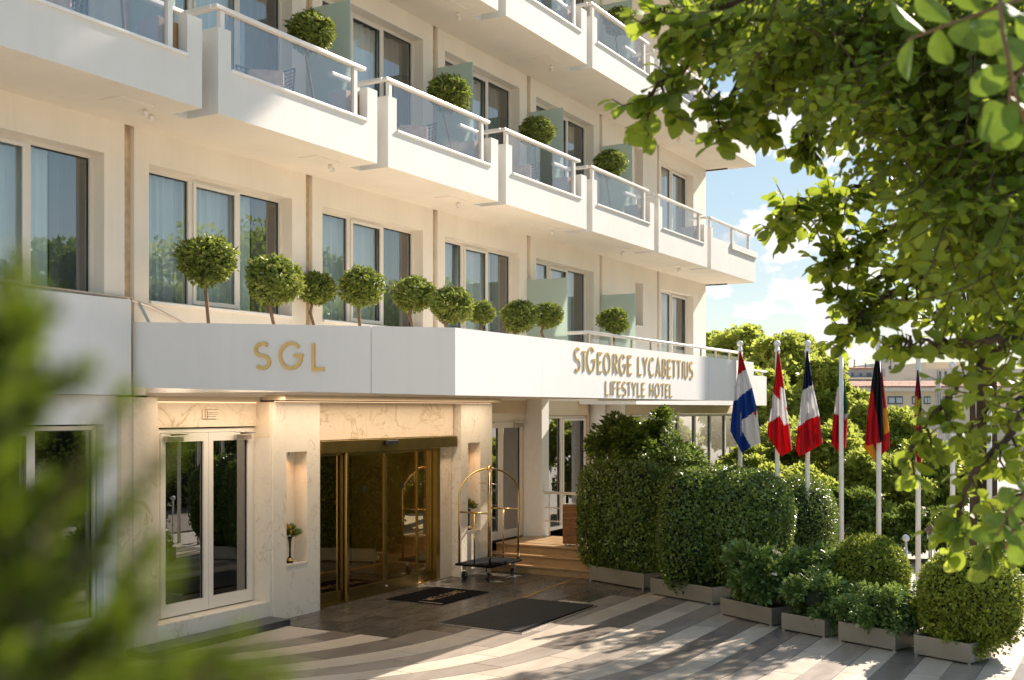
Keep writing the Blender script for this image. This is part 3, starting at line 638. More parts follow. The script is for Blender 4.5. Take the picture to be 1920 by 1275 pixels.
line_text([('L', .7, 1), ('I', .4, 1), ('F', .7, 1), ('E', .75, 1), ('S', .8, 1), ('T', .75, 1), ('Y', .85, 1), ('L', .7, 1), ('E', .75, 1), (' ', .6, 1), ('H', .95, 1), ('O', 1.1, 1), ('T', .75, 1), ('E', .75, 1), ('L', .7, 1)], 714, 741, (1134.5, 1262), CB[1], .019, .008)
sv = sd; snv = Vector((-sn.x, -sn.y, 0))
for ch, pa, pb, yt, yb in (('S', 479.5, 507, 644, 691), ('G', 525.5, 565, 644, 691), ('L', 586, 609, 644, 694)):
    ta = t_of_px(pa); tb = t_of_px(pb); a = facepoint(ta); b = facepoint(tb); zc = B_ * a[0] + A_ * a[1]
    zb_ = H - (yb - CY) / F_ * zc; zt_ = H - (yt - CY) / F_ * zc; wd = math.hypot(b[0] - a[0], b[1] - a[1])
    letter(ch, (a[0], a[1], zb_), sv, snv, wd, zt_ - zb_, .038, .025)

# ---- ground floor, left: white band and wall with window
wbox('wall_band', M['plaster2'], -12, 9.62, 10.84, YW - .0005, 3.17, 4.33)
gl = MB(); gl.box(S[0], 6.62, YW, YW + .3, 0, 3.165).box(9.3, 9.5, YW, YW + .3, 0, 3.165).box(6.62, 9.3, YW, YW + .3, 2.82, 3.165).box(6.62, 9.3, YW, YW + .3, 0, .42); gl.build('wall', M['plaster2'], hotel)
window(6.64, 9.28, .43, 2.80, n=3, Y=YW + .16, pane='panedark', curtain=False)
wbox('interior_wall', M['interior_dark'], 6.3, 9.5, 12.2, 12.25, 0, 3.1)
# marble left pier, door recess, niche pier
mar = lambda name, *b, m='marble': wbox(name, M[m], *b)
mar('marble_slab', 9.50, 9.668, 10.875, 11.3, 0, 3.145); mar('marble_slab', 9.67, 10.05, 10.85, 11.3, 0, 2.098); mar('marble_slab', 9.67, 10.05, 10.85, 11.3, 2.10, 3.145)
mar('marble_slab', 10.052, 12.098, 11.10, 11.3, 2.76, 3.10)
wbox('ceiling_beam', M['beige'], 10.052, 12.12, 11.04, 11.3, 3.105, 3.198)
mar('marble_slab', 12.10, 12.14, 10.853, 11.3, 0, 2.598, m='marblewhite'); mar('marble_slab', 12.10, 12.14, 10.853, 11.3, 2.60, 3.10)
# french doors
def french(x0, x1, z0, z1, Y, name='french_door', fw=.085):
    f = MB(); mid = (x0 + x1) / 2
    f.box(x0, x0 + .05, Y - .03, Y + .05, z0, z1).box(x1 - .05, x1, Y - .03, Y + .05, z0, z1).box(x0 + .05, x1 - .05, Y - .03, Y + .05, z1 - .05, z1)
    fr = f.build(name, M['frame'], hotel)
    for a, b in ((x0 + .052, mid - .003), (mid + .003, x1 - .052)):
        lf = MB(); lf.box(a, a + fw, Y - .045, Y + .02, z0 + .01, z1 - .055).box(b - fw, b, Y - .045, Y + .02, z0 + .01, z1 - .055)
        lf.box(a + fw, b - fw, Y - .044, Y + .019, z0 + .01, z0 + .17).box(a + fw, b - fw, Y - .044, Y + .019, z1 - .17, z1 - .055)
        l_ = lf.build('door_leaf', M['frame'], fr)
        MB().q([(a + fw, Y - .01, z0 + .17), (b - fw, Y - .01, z0 + .17), (b - fw, Y - .01, z1 - .17), (a + fw, Y - .01, z1 - .17)]).build('pane', M['panedark'], fr)
        MB().box(b - fw - .014, b - fw, Y - .02, Y - .012, z0 + .17, z1 - .17).build('gasket', M['gasket'], fr)
    for a in (x0 + .1, x1 - .42):
        c = MB(); c.box(a, a + .30, Y - .10, Y - .046, z1 - .16, z1 - .09).tube([(a + .05, Y - .12, z1 - .08), (a + .28, Y - .2, z1 - .065), (a - .06, Y - .12, z1 - .05)], .012, 6)
        c.build('door_closer', M['steel'], fr, bevel=.005)
    return fr
french(10.3, 12.095, .29, 2.74, 11.17)
mar('marble_slab', 10.052, 10.298, 11.10, 11.3, 0, 2.758)
mar('doorstep', 10.052, 12.098, 10.86, 11.3, 0, .285, m='marblewhite')
wbox('platform_step', M['blackstone'], 9.55, 12.09, 10.46, 10.845, .001, .085, bevel=.006)
wbox('exit_sign', M['marble'], 11.05, 11.32, 11.075, 11.0995, 2.87, 3.0, bevel=.004)
es = MB()
for x0_, x1_, z0_, z1_ in ((11.08, 11.31, 2.993, 2.998), (11.08, 11.085, 2.875, 2.992), (11.115, 11.12, 2.875, 2.985), (11.125, 11.31, 2.93, 2.934), (11.125, 11.28, 2.90, 2.904), (11.125, 11.31, 2.955, 2.958)): es.box(x0_, x1_, 11.068, 11.0745, z0_, z1_)
es.build('sign_lines', M['brassdark'], hotel)
def niche_pier(x0, x1, nx0, nx1, nz0, nz1, Y, m, joints=()):
    d = .24
    mar('marble_slab', x0, nx0 - .001, Y, Y + .4, 0, 3.10, m=m); mar('marble_slab', nx1 + .001, x1, Y, Y + .4, 0, 3.10, m=m)
    mar('marble_slab', nx0, nx1, Y, Y + .4, 0, nz0 - .001, m=m); mar('marble_slab', nx0, nx1, Y, Y + .4, nz1 + .001, 3.10, m=m)
    mar('niche_back', nx0, nx1, Y + d, Y + .4, nz0, nz1, m=m)
    mar('niche_shelf', nx0, nx1, Y - .012, Y + d - .001, nz0, nz0 + .02, m=m)
    MB().lathe((nx0 + nx1) / 2, Y + .12, [(.03, nz1 - .05), (.035, nz1 - .005)], 12).build('niche_lamp', M['steel'], hotel)
    li = bpy.data.lights.new('niche_light', 'AREA'); li.energy = .18; li.color = (1, .55, .25); li.size = .12; li.spread = R(120)
    lo = bpy.data.objects.new('niche_light', li); COL.objects.link(lo); lo.location = ((nx0 + nx1) / 2, Y + .12, nz1 - .06); lo.parent = hotel
niche_pier(12.142, 13.15, 12.42, 12.87, .75, 2.38, 10.82, 'marblewhite')
mar('marble_slab', 13.152, 16.99, 10.93, 11.25, 2.53, 3.10); 
mar('marble_slab', 13.152, 13.19, 10.84, 11.25, 0, 3.099)
mar('marble_slab', 16.53, 17.02, 10.98, 11.25, 0, 2.528); 
niche_pier(17.03, 18.10, 17.25, 17.68, .78, 2.39, 10.78, 'marblewhite')
for (lx, ly, ln_) in ((11.1, 10.55, 2.0), (15.1, 10.30, 5.8)):  # unseen area lamps added to boost the LED strip's wash on the marble
    li = bpy.data.lights.new('cove_fill', 'AREA'); li.shape = 'RECTANGLE'; li.size = ln_; li.size_y = .3; li.energy = 2.1 * ln_; li.spread = R(170); li.color = (1, .82, .62)
    lo = bpy.data.objects.new('cove_fill', li); COL.objects.link(lo); lo.location = (lx, ly, 3.19); lo.parent = hotel
led = MB().box(10.06, 12.09, 11.085, 11.098, 3.085, 3.1).box(12.15, 18.09, 10.80, 10.812, 3.102, 3.112); led.build('cove_light', M['led'], hotel)
wbox('ceiling_beam', M['beige'], 12.14, 18.12, 10.60, 11.3, 3.125, 3.198)
# sliding door
YD = 10.95
sl_ = MB().box(13.2, 16.98, YD - .12, YD - .021, 2.33, 2.52).build('sliding_door', M['brassdark'], hotel, bevel=.005)
MB().box(14.78, 15.10, YD - .19, YD - .125, 2.42, 2.50).build('sensor', M['black'], sl_, bevel=.015)
MB().box(13.2, 16.5, YD - .02, YD + .10, 0.0, .03).build('threshold', M['brassdark'], sl_)
for x, w2, mm_ in ((13.2, .02, 'brassdark'), (16.40, .11, 'brassdark')): MB().box(x, x + w2, YD - .06, YD + .08, .03, 2.33).build('door_jamb', M[mm_], sl_)
MB().box(13.24, 13.42, YD + .12, YD + .2, 0, 2.3).build('marble_slab', M['marblewhite'], sl_)
for a, b, y in ((13.22, 13.94, YD + .05), (13.93, 14.96, YD), (14.97, 15.90, YD), (15.88, 16.40, YD + .05)):
    f = MB(); f.box(a, b, y - .02, y + .02, .03, .20).box(a, b, y - .02, y + .02, 2.28, 2.33).box(a, a + .035, y - .02, y + .02, .2, 2.28).box(b - .035, b, y - .02, y + .02, .2, 2.28)
    lf = f.build('door_leaf', M['brassdark'], sl_, bevel=.003)
    MB().q([(a + .03, y, .2), (b - .03, y, .2), (b - .03, y, 2.28), (a + .03, y, 2.28)]).build('pane', M['panegold'], lf)
MB().box(13.90, 13.96, YD - .055, YD - .021, .02, 2.33).build('door_post', M['brass'], sl_, bevel=.004)
MB().lathe(14.965, YD - .035, [(.02, .1), (.025, .115), (.02, .13)], 10).build('lock', M['steel'], sl_)
for x in (14.4, 15.45): MB().box(x - .035, x + .035, YD - .006, YD - .002, 1.68, 1.78).build('door_sticker', M['black'], sl_)
# lobby seen through the door
wbox('lobby_floor', M['lobbyfloor'], 13.1, 22, 11.06, 16, -.03, -.001)
wbox('lobby_wall', M['interior'], 16.6, 16.7, 11.3, 16, 0, 3.1); wbox('lobby_wall', M['interior'], 12.9, 13.0, 11.3, 16, 0, 3.1); wbox('lobby_wall', M['interior'], 13, 16.6, 14.2, 14.3, 0, 3.1)
wbox('lobby_ceiling', M['ceiling'], 13, 16.6, 11.3, 14.2, 3.0, 3.08)
wbox('lobby_wall', M['interior'], 14.2, 14.3, 12.6, 14.19, 0, 3.0)
MB().box(14.12, 14.19, 12.56, 12.62, 0, 2.98).build('lobby_light', M['ledin'], hotel)
MB().box(13.3, 15.6, 11.4, 12.5, .0, .012).build('lobby_mat', M['rubber'], hotel)
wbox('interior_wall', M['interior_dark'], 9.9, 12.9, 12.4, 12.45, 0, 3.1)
# steps and landing
for i in range(3):
    x = 18.0 + .3 * i; z0 = .15 * i
    wbox('step', M['stepstone'], x, 20.1 if i == 2 else x + .299, 8.6, 10.98, .001, z0 + .115, bevel=.0)
    wbox('step_tread', M['stepstone'], x - .03, 20.12 if i == 2 else x + .3, 8.58, 10.979, z0 + .117, z0 + .15, bevel=.006)
french(18.12, 19.93, .45, 2.80, 11.17); wbox('wall', M['plaster'], 18.105, 19.94, 11.1, 11.3, 2.80, 3.199)
wbox('wall', M['beige'], 18.105, 19.94, 11.06, 11.099, 2.92, 3.19)
wbox('wall_pier', M['white'], 19.95, 20.25, 10.72, 11.3, 0, 3.199)
wbox('wall', M['beige'], 20.252, 22.6, 10.98, 11.3, 2.86, 3.198)
window(20.26, 22.58, .45, 2.85, n=2, Y=11.08, pane='panedark', curtain=False)
MB().lathe(22.82, 10.85, [(.17, 0), (.17, 3.197)], 20).build('column', M['white'], hotel, smooth=True)
wbox('wall', M['beige'], 22.62, 23.6, 11.0, 11.3, 0, 3.198)
wbox('wall_pier', M['white'], 23.62, 23.8, 10.62, 11.3, 0, 3.19)
wbox('wall', M['beige'], 23.81, 33.5, 10.66, 11.0, 2.88, 3.097)
window(23.81, 33.5, .45, 2.87, n=8, Y=10.78, pane='pane', curtain=False, name='lounge_window')
wbox('wall', M['plaster'], 23.81, 33.5, 10.66, 11.0, 0, .44)
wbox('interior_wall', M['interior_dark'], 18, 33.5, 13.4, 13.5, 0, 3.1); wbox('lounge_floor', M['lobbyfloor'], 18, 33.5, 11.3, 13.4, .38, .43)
wbox('side_wall', M['plaster'], 33.51, 33.6, 10.66, 22, 0, 3.1)
# guard rail at the landing
gr = MB(); gr.tube([(20.05, 10.72, 1.32), (20.05, 8.75, 1.32)], .028, 10)
gr = gr.build('guard_rail', M['whitemetal'], hotel, smooth=True)
for y in (10.6, 9.6, 8.8): MB().tube([(20.05, y, .45), (20.05, y, 1.3)], .017, 8).build('post', M['whitemetal'], gr, smooth=True)
for z in (1.02, .75): MB().tube([(20.05, 10.70, z), (20.05, 8.75, z)], .013, 8).build('rail_bar', M['whitemetal'], gr, smooth=True)
# ================================================================== THINGS AT THE ENTRANCE
# luggage cart
lc = (17.27, 10.36, 0)
cart = empty('luggage_cart', lc, 'brass birdcage luggage cart with black base beside the marble steps', 'luggage cart')
px0, px1, py0, py1 = 16.77, 17.77, 10.03, 10.66
MB().box(px0 - .06, px1 + .06, py0 - .06, py1 + .06, .25, .29).build('platform', M['matblack'], cart, bevel=.018)
MB().box(px0, px1, py0, py1, .2905, .297).build('deck_carpet', M['matblack'], cart)
hubz = 1.94; cxm, cym = (px0 + px1) / 2, (py0 + py1) / 2
for x, y in ((px0, py0), (px1, py0), (px0, py1), (px1, py1)):
    pts = [(x, y, .29), (x, y, 1.0), (x, y, 1.45)] + [(cxm + (x - cxm) * math.cos(R(a)), cym + (y - cym) * math.cos(R(a)), 1.45 + (hubz - 1.45) * math.sin(R(a))) for a in (10, 20, 30, 40, 50, 60, 70, 80, 88)]
    MB().tube(pts, .019, 12).build('hoop_post', M['brass'], cart, smooth=True)
MB().ball((cxm, cym, hubz + .005), .05, 12).build('hub', M['brass'], cart, smooth=True)
for x in (px0, px1):
    MB().tube([(x, py0, 1.19), (x, py1, 1.19)], .017, 10).build('cross_bar', M['brass'], cart, smooth=True)
    MB().tube([(x, cym, .29), (x, cym, 1.18)], .014, 10).build('upright', M['brass'], cart, smooth=True)
MB().tube([(cxm, py0 + .1, 1.66), (cxm, py1 - .1, 1.68)], .008, 6).tube([(cxm, py0 + .12, 1.66), (cxm + .02, py0 + .12, 1.58)], .006, 6).build('hanging_hook', M['steel'], cart, smooth=True)
for x in (px0 + .08, px1 - .08):
    for y in (py0 + .06, py1 - .06):
        wv = MB()
        for k in range(1): wv.tube([(x - .0, y - .022, .07), (x, y + .022, .07)], .07, 18)
        wh = wv.build('wheel', M['black'], cart, smooth=False)
        MB().tube([(x, y - .03, .07), (x, y + .03, .07)], .02, 10).build('wheel_hub', M['pink'] if (x < px0 + .2 and y < py0 + .2) else M['steel'], wh)
        MB().box(x - .02, x + .03, y - .035, y + .035, .17, .25).box(x - .012, x + .012, y - .034, y - .026, .08, .18).box(x - .012, x + .012, y + .026, y + .034, .08, .18).build('castor_bracket', M['steel'], cart)
# wooden stand
wb = empty('waste_bin', (18.95, 9.5, .45), 'tall walnut veneered bin standing on the entrance landing', 'bin')
MB().box(18.72, 19.02, 9.30, 9.62, .49, 1.22).build('body', M['wood'], wb, bevel=.006)
MB().box(18.725, 19.3, 9.24, 9.298, .49, 1.21).build('metal_side', M['steel'], wb, bevel=.004)
MB().box(18.74, 19.0, 9.32, 9.60, 1.221, 1.235).build('top_plate', M['steel'], wb)
for dx in (0, .2):
    for dy in (0, .24): MB().box(18.76 + dx, 18.80 + dx, 9.33 + dy, 9.36 + dy, .451, .49).build('foot', M['steel'], wb)
# mats
def mat_(name, pts, label, cat, h=.014, gold=False):
    mb = MB().prism(pts, .0005, h); o = mb.build(name, M['rubber'], off=(pts[0][0], pts[0][1], 0)); tag(o, label, cat); return o
m1 = empty('door_mat', (15.1, 10.0, 0), 'small black rubber mat with faded lettering outside the sliding door', 'mat')
MB().prism([(14.45, 10.55), (14.46, 9.5), (15.85, 9.5), (15.85, 10.52)], .0005, .012).build('base', M['matblack'], m1)
MB().box(14.47, 14.52, 9.52, 9.95, .012, .016).build('metal_edge', M['steel'], m1)
zt_ = .0125
for i, ch in enumerate('WELCOME'):
    pass
GLM = dict(GL); GL['W'] = (.9, [[(0, 1), (.22, 0), (.45, .8), (.68, 0), (.9, 1)]]); GL['M'] = (.8, [[(0, 0), (.1, 1), (.4, .2), (.7, 1), (.8, 0)]])
def flat_letter(ch, x, y, wd, ht, sw, parent):
    w0, strokes = GL[ch]; mb = MB()
    for si, st in enumerate(strokes):
        pts = [Vector((px_ / w0 * wd, py_ * ht)) for px_, py_ in st]
        for i in range(len(pts) - 1):
            d = (pts[i + 1] - pts[i]).normalized(); nn_ = Vector((-d.y, d.x)) * sw / 2; zz = .0135 + .0004 * ((si + i) % 3)
            q = [pts[i] + nn_, pts[i] - nn_, pts[i + 1] - nn_, pts[i + 1] + nn_]
            mb.q([(x + a.x, y + a.y, zz) for a in q])
    return mb.build('letter', M['matgold'], parent)
M['matgold'] = simple('faded_gold_print', (.28, .19, .11), .8)
x = 14.68
for ch in 'WELCOME': flat_letter(ch, x, 9.84, .12, .17, .022, m1); x += .145
m2 = empty('floor_mat', (14.3, 8.0, 0), 'large black ribbed mat half in sunlight at the canopy edge', 'mat')
MB().prism([(13.16, 8.72), (13.12, 7.38), (15.52, 7.42), (15.58, 8.72)], .0005, .012).build('base', M['matblack'], m2)
rb = MB()
for i in range(92):
    x0_ = 13.17 + i * .026
    for j in range(13): rb.box(x0_ + (.004 if j % 2 else 0), x0_ + .015 + (.004 if j % 2 else 0), 7.46 + j * .095, 7.46 + j * .095 + .08, .012, .020)
tag(rb.build('ribs', M['matrib'], m2), kind='stuff')
MB().prism([(13.11, 7.345), (15.53, 7.385), (15.53, 7.415), (13.11, 7.375)], .0006, .015).prism([(13.10, 7.38), (13.125, 7.38), (13.165, 8.70), (13.14, 8.70)], .0006, .0145).build('metal_edge', M['steel'], m2)
cordp = [(18.1, 8.83, .006), (17.4, 8.88, .006), (16.7, 8.83, .006), (16.2, 8.78, .006), (15.6, 8.735, .006)]
M['cord'] = simple('orange_cable', (.75, .38, .08), .5)
tag(MB().tube(cordp, .008, 6).build('cable', M['cord'], off=(17, 8.8, 0), smooth=True), 'thin orange cable lying across the dark entrance floor', 'cable')
# vases with flowers
def vase(x, y, z, label, s=1.0):
    v = empty('flower_vase', (x, y, z), label, 'vase', 'vases in the marble niches')
    MB().lathe(x, y, [(.045 * s, z), (.05 * s, z + .01), (.05 * s, z + .05), (.016 * s, z + .09), (.014 * s, z + .20), (.02 * s, z + .30), (.035 * s, z + .38 * s)], 16).build('vase_body', M['black'], v, smooth=True)
    MB().lathe(x, y, [(.053 * s, z + .03), (.053 * s, z + .07)], 16).build('vase_band', M['brass'], v, smooth=True)
    n = 160; d = rnd_dirs(n); d[:, 2] = np.abs(d[:, 2]) * .9; Pt = np.array([x, y, z + .40]) + d * .03
    obj_mesh('leaves', leaf_mesh('vase_leaves', Pt - np.array(v['_o']), d, rnd_dirs(n), .09 + .09 * rng.random(n), M['leaf_shrub'], .14), v)
    for i in range(9):
        dd = rnd_dirs(1)[0]; dd[2] = abs(dd[2]); c = np.array([x, y, z + .45]) + dd * np.array([.085, .085, .09]); m = 26; e = rnd_dirs(m)
        obj_mesh('flower', leaf_mesh('petals', c - np.array(v['_o']) + e * .004, e, rnd_dirs(m), np.full(m, .032), M['yellow'], .45), v)
    return v
vase(12.62, 10.93, .77, 'slim dark vase of yellow flowers in the niche left of the sliding door')
v2 = vase(17.46, 10.89, .80, 'dark vase of orange yellow flowers in the niche behind the luggage cart')

# ================================================================== TOPIARY
top_me = [crown_mesh('topiary_crown', 2700, (1, 1, 1), .24, M['leaf_top'], .52, .26, 40 + i, wr=.24, out=.9) for i in range(4)]
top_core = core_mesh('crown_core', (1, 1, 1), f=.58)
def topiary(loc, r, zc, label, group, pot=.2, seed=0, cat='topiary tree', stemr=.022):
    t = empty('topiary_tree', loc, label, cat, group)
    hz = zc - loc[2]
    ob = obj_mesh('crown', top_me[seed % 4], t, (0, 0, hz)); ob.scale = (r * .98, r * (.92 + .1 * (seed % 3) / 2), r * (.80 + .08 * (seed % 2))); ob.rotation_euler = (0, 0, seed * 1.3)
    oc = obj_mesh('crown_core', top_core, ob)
    j = .02 + .025 * ((seed * 7) % 3); pts = [(loc[0], loc[1], loc[2] + .1), (loc[0] + j, loc[1], loc[2] + hz * .4), (loc[0] - j, loc[1] + j, loc[2] + hz * .75), (loc[0], loc[1], loc[2] + hz)]
    MB().tube(pts, [stemr * 1.2, stemr, stemr, stemr * .8], 8).build('trunk', M['bark'], t, smooth=True)
    p = MB(); s = pot / 2
    p.lathe(loc[0], loc[1], [(s * .8, loc[2]), (s, loc[2] + .02), (s * 1.15, loc[2] + pot), (s * 1.0, loc[2] + pot - .02)], 18)
    p.build('pot', M['greybox'], t, smooth=False)
    return t
TP = [(390, 487, 13.75, .355, 'tallest potted topiary on the canopy roof, leftmost above the SGL face'),
      (515, 525, 14.0, .33, 'potted topiary on the canopy roof second from the left, above the letter S'),
      (594, 541, 16.6, .275, 'small potted topiary just right of the second one, above the letter L'),
      (676, 538, 15.2, .29, 'potted topiary on the canopy roof above the left panel joint'),
      (777, 550, 14.9, .275, 'potted topiary on the canopy roof halfway between joint and canopy corner'),
      (848, 571, 14.6, .255, 'potted topiary right at the canopy corner with a pale trunk'),
      (903, 586, 16.6, .195, 'smallest topiary, directly right of the canopy corner'),
      (973, 594, 15.8, .24, 'left one of the topiary pair above the blank white fascia'),
      (1027, 590, 16.6, .215, 'right one of the topiary pair in front of the frosted screen'),
      (1152, 601, 23.5, .29, 'single topiary behind the terrace rail above the hotel name')]
for i, (px, py, zc, r, lab) in enumerate(TP):
    p_ = at(px, py, zc); base = 3.37 if i < 9 else 3.93
    topiary((p_.x, p_.y, base), r, p_.z, lab, 'topiary trees along the canopy roof', seed=i, pot=.22 if i < 9 else .3)
# ================================================================== BALCONY FURNITURE
ordn = {0: 'leftmost', 1: 'second', 2: 'third', 3: 'fourth', 4: 'fifth', 5: 'sixth'}
def chair(loc, rz, label, cushion=True):
    c = empty('lounge_chair', (0, 0, 0), label, 'chair', 'wire lounge chairs on the balconies')
    shell_ = MB()
    def sp(u, v):  # u across 0..1, v 0 front of seat .. 1 top of back
        a = (u - .5) * 2
        if v < .45: y = -.30 + v / .45 * .52; z = .36 - .03 * v + .16 * a * a * (v / .45)
        else: k = (v - .45) / .55; y = .22 + .16 * k - .16 * a * a * k; z = .36 + .46 * k * (1 - .25 * a * a) + .12 * a * a
        return (a * (.33 + .05 * v) - 0, y - .10 * a * a * (1 if v > .3 else 0), z)
    for i in range(15): shell_.tube([sp(i / 14, j / 9) for j in range(10)], .006 if i % 14 else .012, 4)
    for j in range(14): shell_.tube([sp(i / 8, j / 13) for i in range(9)], .006 if j % 13 else .012, 4)
    shell_.build('wire_shell', M['rattan'], c)
    for x, y in ((-.24, -.24), (.24, -.24), (-.22, .2), (.22, .2)): MB().tube([(x * .8, y * .8, .36), (x * 1.15, y * 1.15, 0)], .011, 6).build('leg', M['rattan'], c)
    if cushion: MB().box(-.27, .27, -.28, .2, .38, .49).build('seat_cushion', M['cushion'], c, bevel=.045); 
    bc = MB().box(-.24, .24, .12, .22, .47, .80).build('back_cushion', M['cushion'], c, bevel=.045)
    return c
ch0 = chair((0, 0, 0), 0, 'x'); chused = [0]
def put_chair(x, y, z, rz, label):
    o = ch0 if not chused[0] else copy_tree(ch0); chused[0] = 1
    o.location = (x, y, z); o.rotation_euler = (0, 0, rz); o['label'] = label
pb0 = [None]
lvlname = {2: 'lower-row balcony', 3: 'upper-row balcony'}
for lvl, zb in ((2, Z2), (3, Z3)):
    for k in range(6):
        if lvl == 3 and k < 3: continue
        L0 = S[k] + .13; zf = zb + .25; nm = f'{ordn[k]} {lvlname[lvl]}'
        tx = {2: {0: 230, 1: 583, 2: 843, 3: 1006, 4: 1143}, 3: {3: 900, 4: 1160}}[lvl].get(k)
        if tx: x = onY(tx, 0, 10.2)[0]
        else: x = L0 + 2.1
        if k < 5: topiary((x, 10.2, zf), .32, zf + 1.52, f'topiary tree on the {nm}', 'topiary trees on the balconies', seed=k + 3, stemr=.018)
        # cabinet
        c = empty('balcony_planter', (L0 + 2.62, 9.8, zf), f'grey and wood planter box at right of the {nm}', 'planter', 'planter boxes on the balconies')
        MB().box(L0 + 2.60, L0 + 2.98, 9.765, 10.09, zf, zf + .70).build('box_body', M['greybox'], c); MB().box(L0 + 2.61, L0 + 2.97, 9.755, 9.7645, zf + .005, zf + .69).build('wooden_front', M['brownbox'], c)
        put_chair(L0 + .70, 10.22, zf, R(25) + k * .2, f'wire lounge chair nearest the left end of the {nm}')
        if k < 4: put_chair(L0 + 1.50, 10.22, zf, R(-40) - k * .15, f'wire lounge chair beside the tree on the {nm}')
# ================================================================== HEDGES AND PLANTERS
def planter(pts4, h, label, group='steel planters along the forecourt'):
    (ax, ay), (bx, by) = pts4; d = Vector((bx - ax, by - ay)).normalized(); nn_ = Vector((-d.y, d.x));
    if nn_.x < 0: nn_ = -nn_
    dep = .5; P4 = [Vector((ax, ay)), Vector((bx, by)), Vector((bx, by)) + nn_ * dep, Vector((ax, ay)) + nn_ * dep]
    c = sum(P4, Vector((0, 0))) / 4
    o = empty('planter', (c.x, c.y, 0), label, 'planter', group)
    inn = [p + (c - p).normalized() * .03 for p in P4]; mb = MB()
    for i in range(4):
        j = (i + 1) % 4; mb.hexa([(*P4[i], .02), (*P4[j], .02), (*inn[j], .02), (*inn[i], .02), (*P4[i], h), (*P4[j], h), (*inn[j], h), (*inn[i], h)])
    mb.build('box_body', M['steel_plant'], o, bevel=.004); MB().prism([tuple(p) for p in inn], .02, h - .04).build('soil', M['soil'], o)
    ft = MB()
    for p in inn: ft.lathe(p.x, p.y, [(.02, 0), (.02, .02)], 8)
    ft.build('feet', M['steel'], o)
    return c, d, nn_
def block(name, c, rad, n, leaf, mat, label, cat, seed, sq=5, rz=0, inner=.86, amp=.05, hemi=False, wr=.38, out=.8, group=None, core=.86):
    o = empty(name, (c[0], c[1], 0), label, cat, group); o.rotation_euler = (0, 0, rz)
    cr = obj_mesh('foliage', crown_mesh(name + '_leaves', n, rad, leaf, mat, inner, amp, seed, sq, wr, hemi, out), o, (0, 0, c[2]))
    obj_mesh('dark_core', core_mesh('dark_core', rad, sq, f=core, hemi=hemi), o, (0, 0, c[2]))
    st = MB()
    for i in range(3): st.tube([(c[0] + .1 * (i - 1), c[1], .1), (c[0] + .12 * (i - 1), c[1], c[2])], .025, 6)
    st.build('stem', M['barkdark'], o); return o
G1 = 'clipped hedges behind the planters'
pl = {}
for nm, (a, b), h, lab in (('1', ((17.82, 8.64), (17.32, 7.39)), .27, 'long steel planter nearest the steps, under the first dark hedge'),
    ('2', ((16.98, 7.13), (16.49, 5.90)), .27, 'steel planter under the big rounded hedge, second from the steps'),
    ('3', ((15.81, 5.54), (15.29, 4.62)), .25, 'steel planter holding the leafy shrub with pale flowers'),
    ('4', ((15.11, 4.43), (14.85, 3.78)), .24, 'smallest steel planter, between the flowering shrub and the trailing shrub'),
    ('5', ((14.75, 3.58), (14.45, 2.81)), .26, 'steel planter with pale trailing shrub in front of the left ball'),
    ('6', ((14.38, 2.58), (14.13, 1.90)), .25, 'rightmost steel planter under the large round bush')):
    pl[nm] = planter((a, b), h, lab)
def along(nm): c, d, n_ = pl[nm]; return c, math.atan2(d.y, d.x)
c, a = along('1'); block('hedge', (c.x + .25, c.y + .05, 1.12), (.92, .52, .93), 26000, .052, M['leaf_hedge'], 'dark clipped box hedge nearest the steps, square topped', 'hedge', 1, 6, a, group=G1)
c, a = along('2'); block('hedge', (c.x + .55, c.y - .25, 1.1), (1.30, .72, .95), 36000, .052, M['leaf_hedge'], 'largest rounded dark hedge in the middle, behind the left flagpoles', 'hedge', 2, 3.2, a, group=G1)
block('hedge', (18.9, 5.2, .95), (.56, .56, .88), 13000, .045, M['leaf_hedge'], 'dark rounded conical hedge at the right end of the big hedge', 'hedge', 3, 3, 0, group=G1, wr=.3)
block('hedge', (17.1, 6.5, 1.05), (.55, .45, .98), 9000, .055, M['leaf_hedge'], 'lighter bulging hedge between the square hedge and the big one', 'hedge', 31, 3, 0, group=G1)
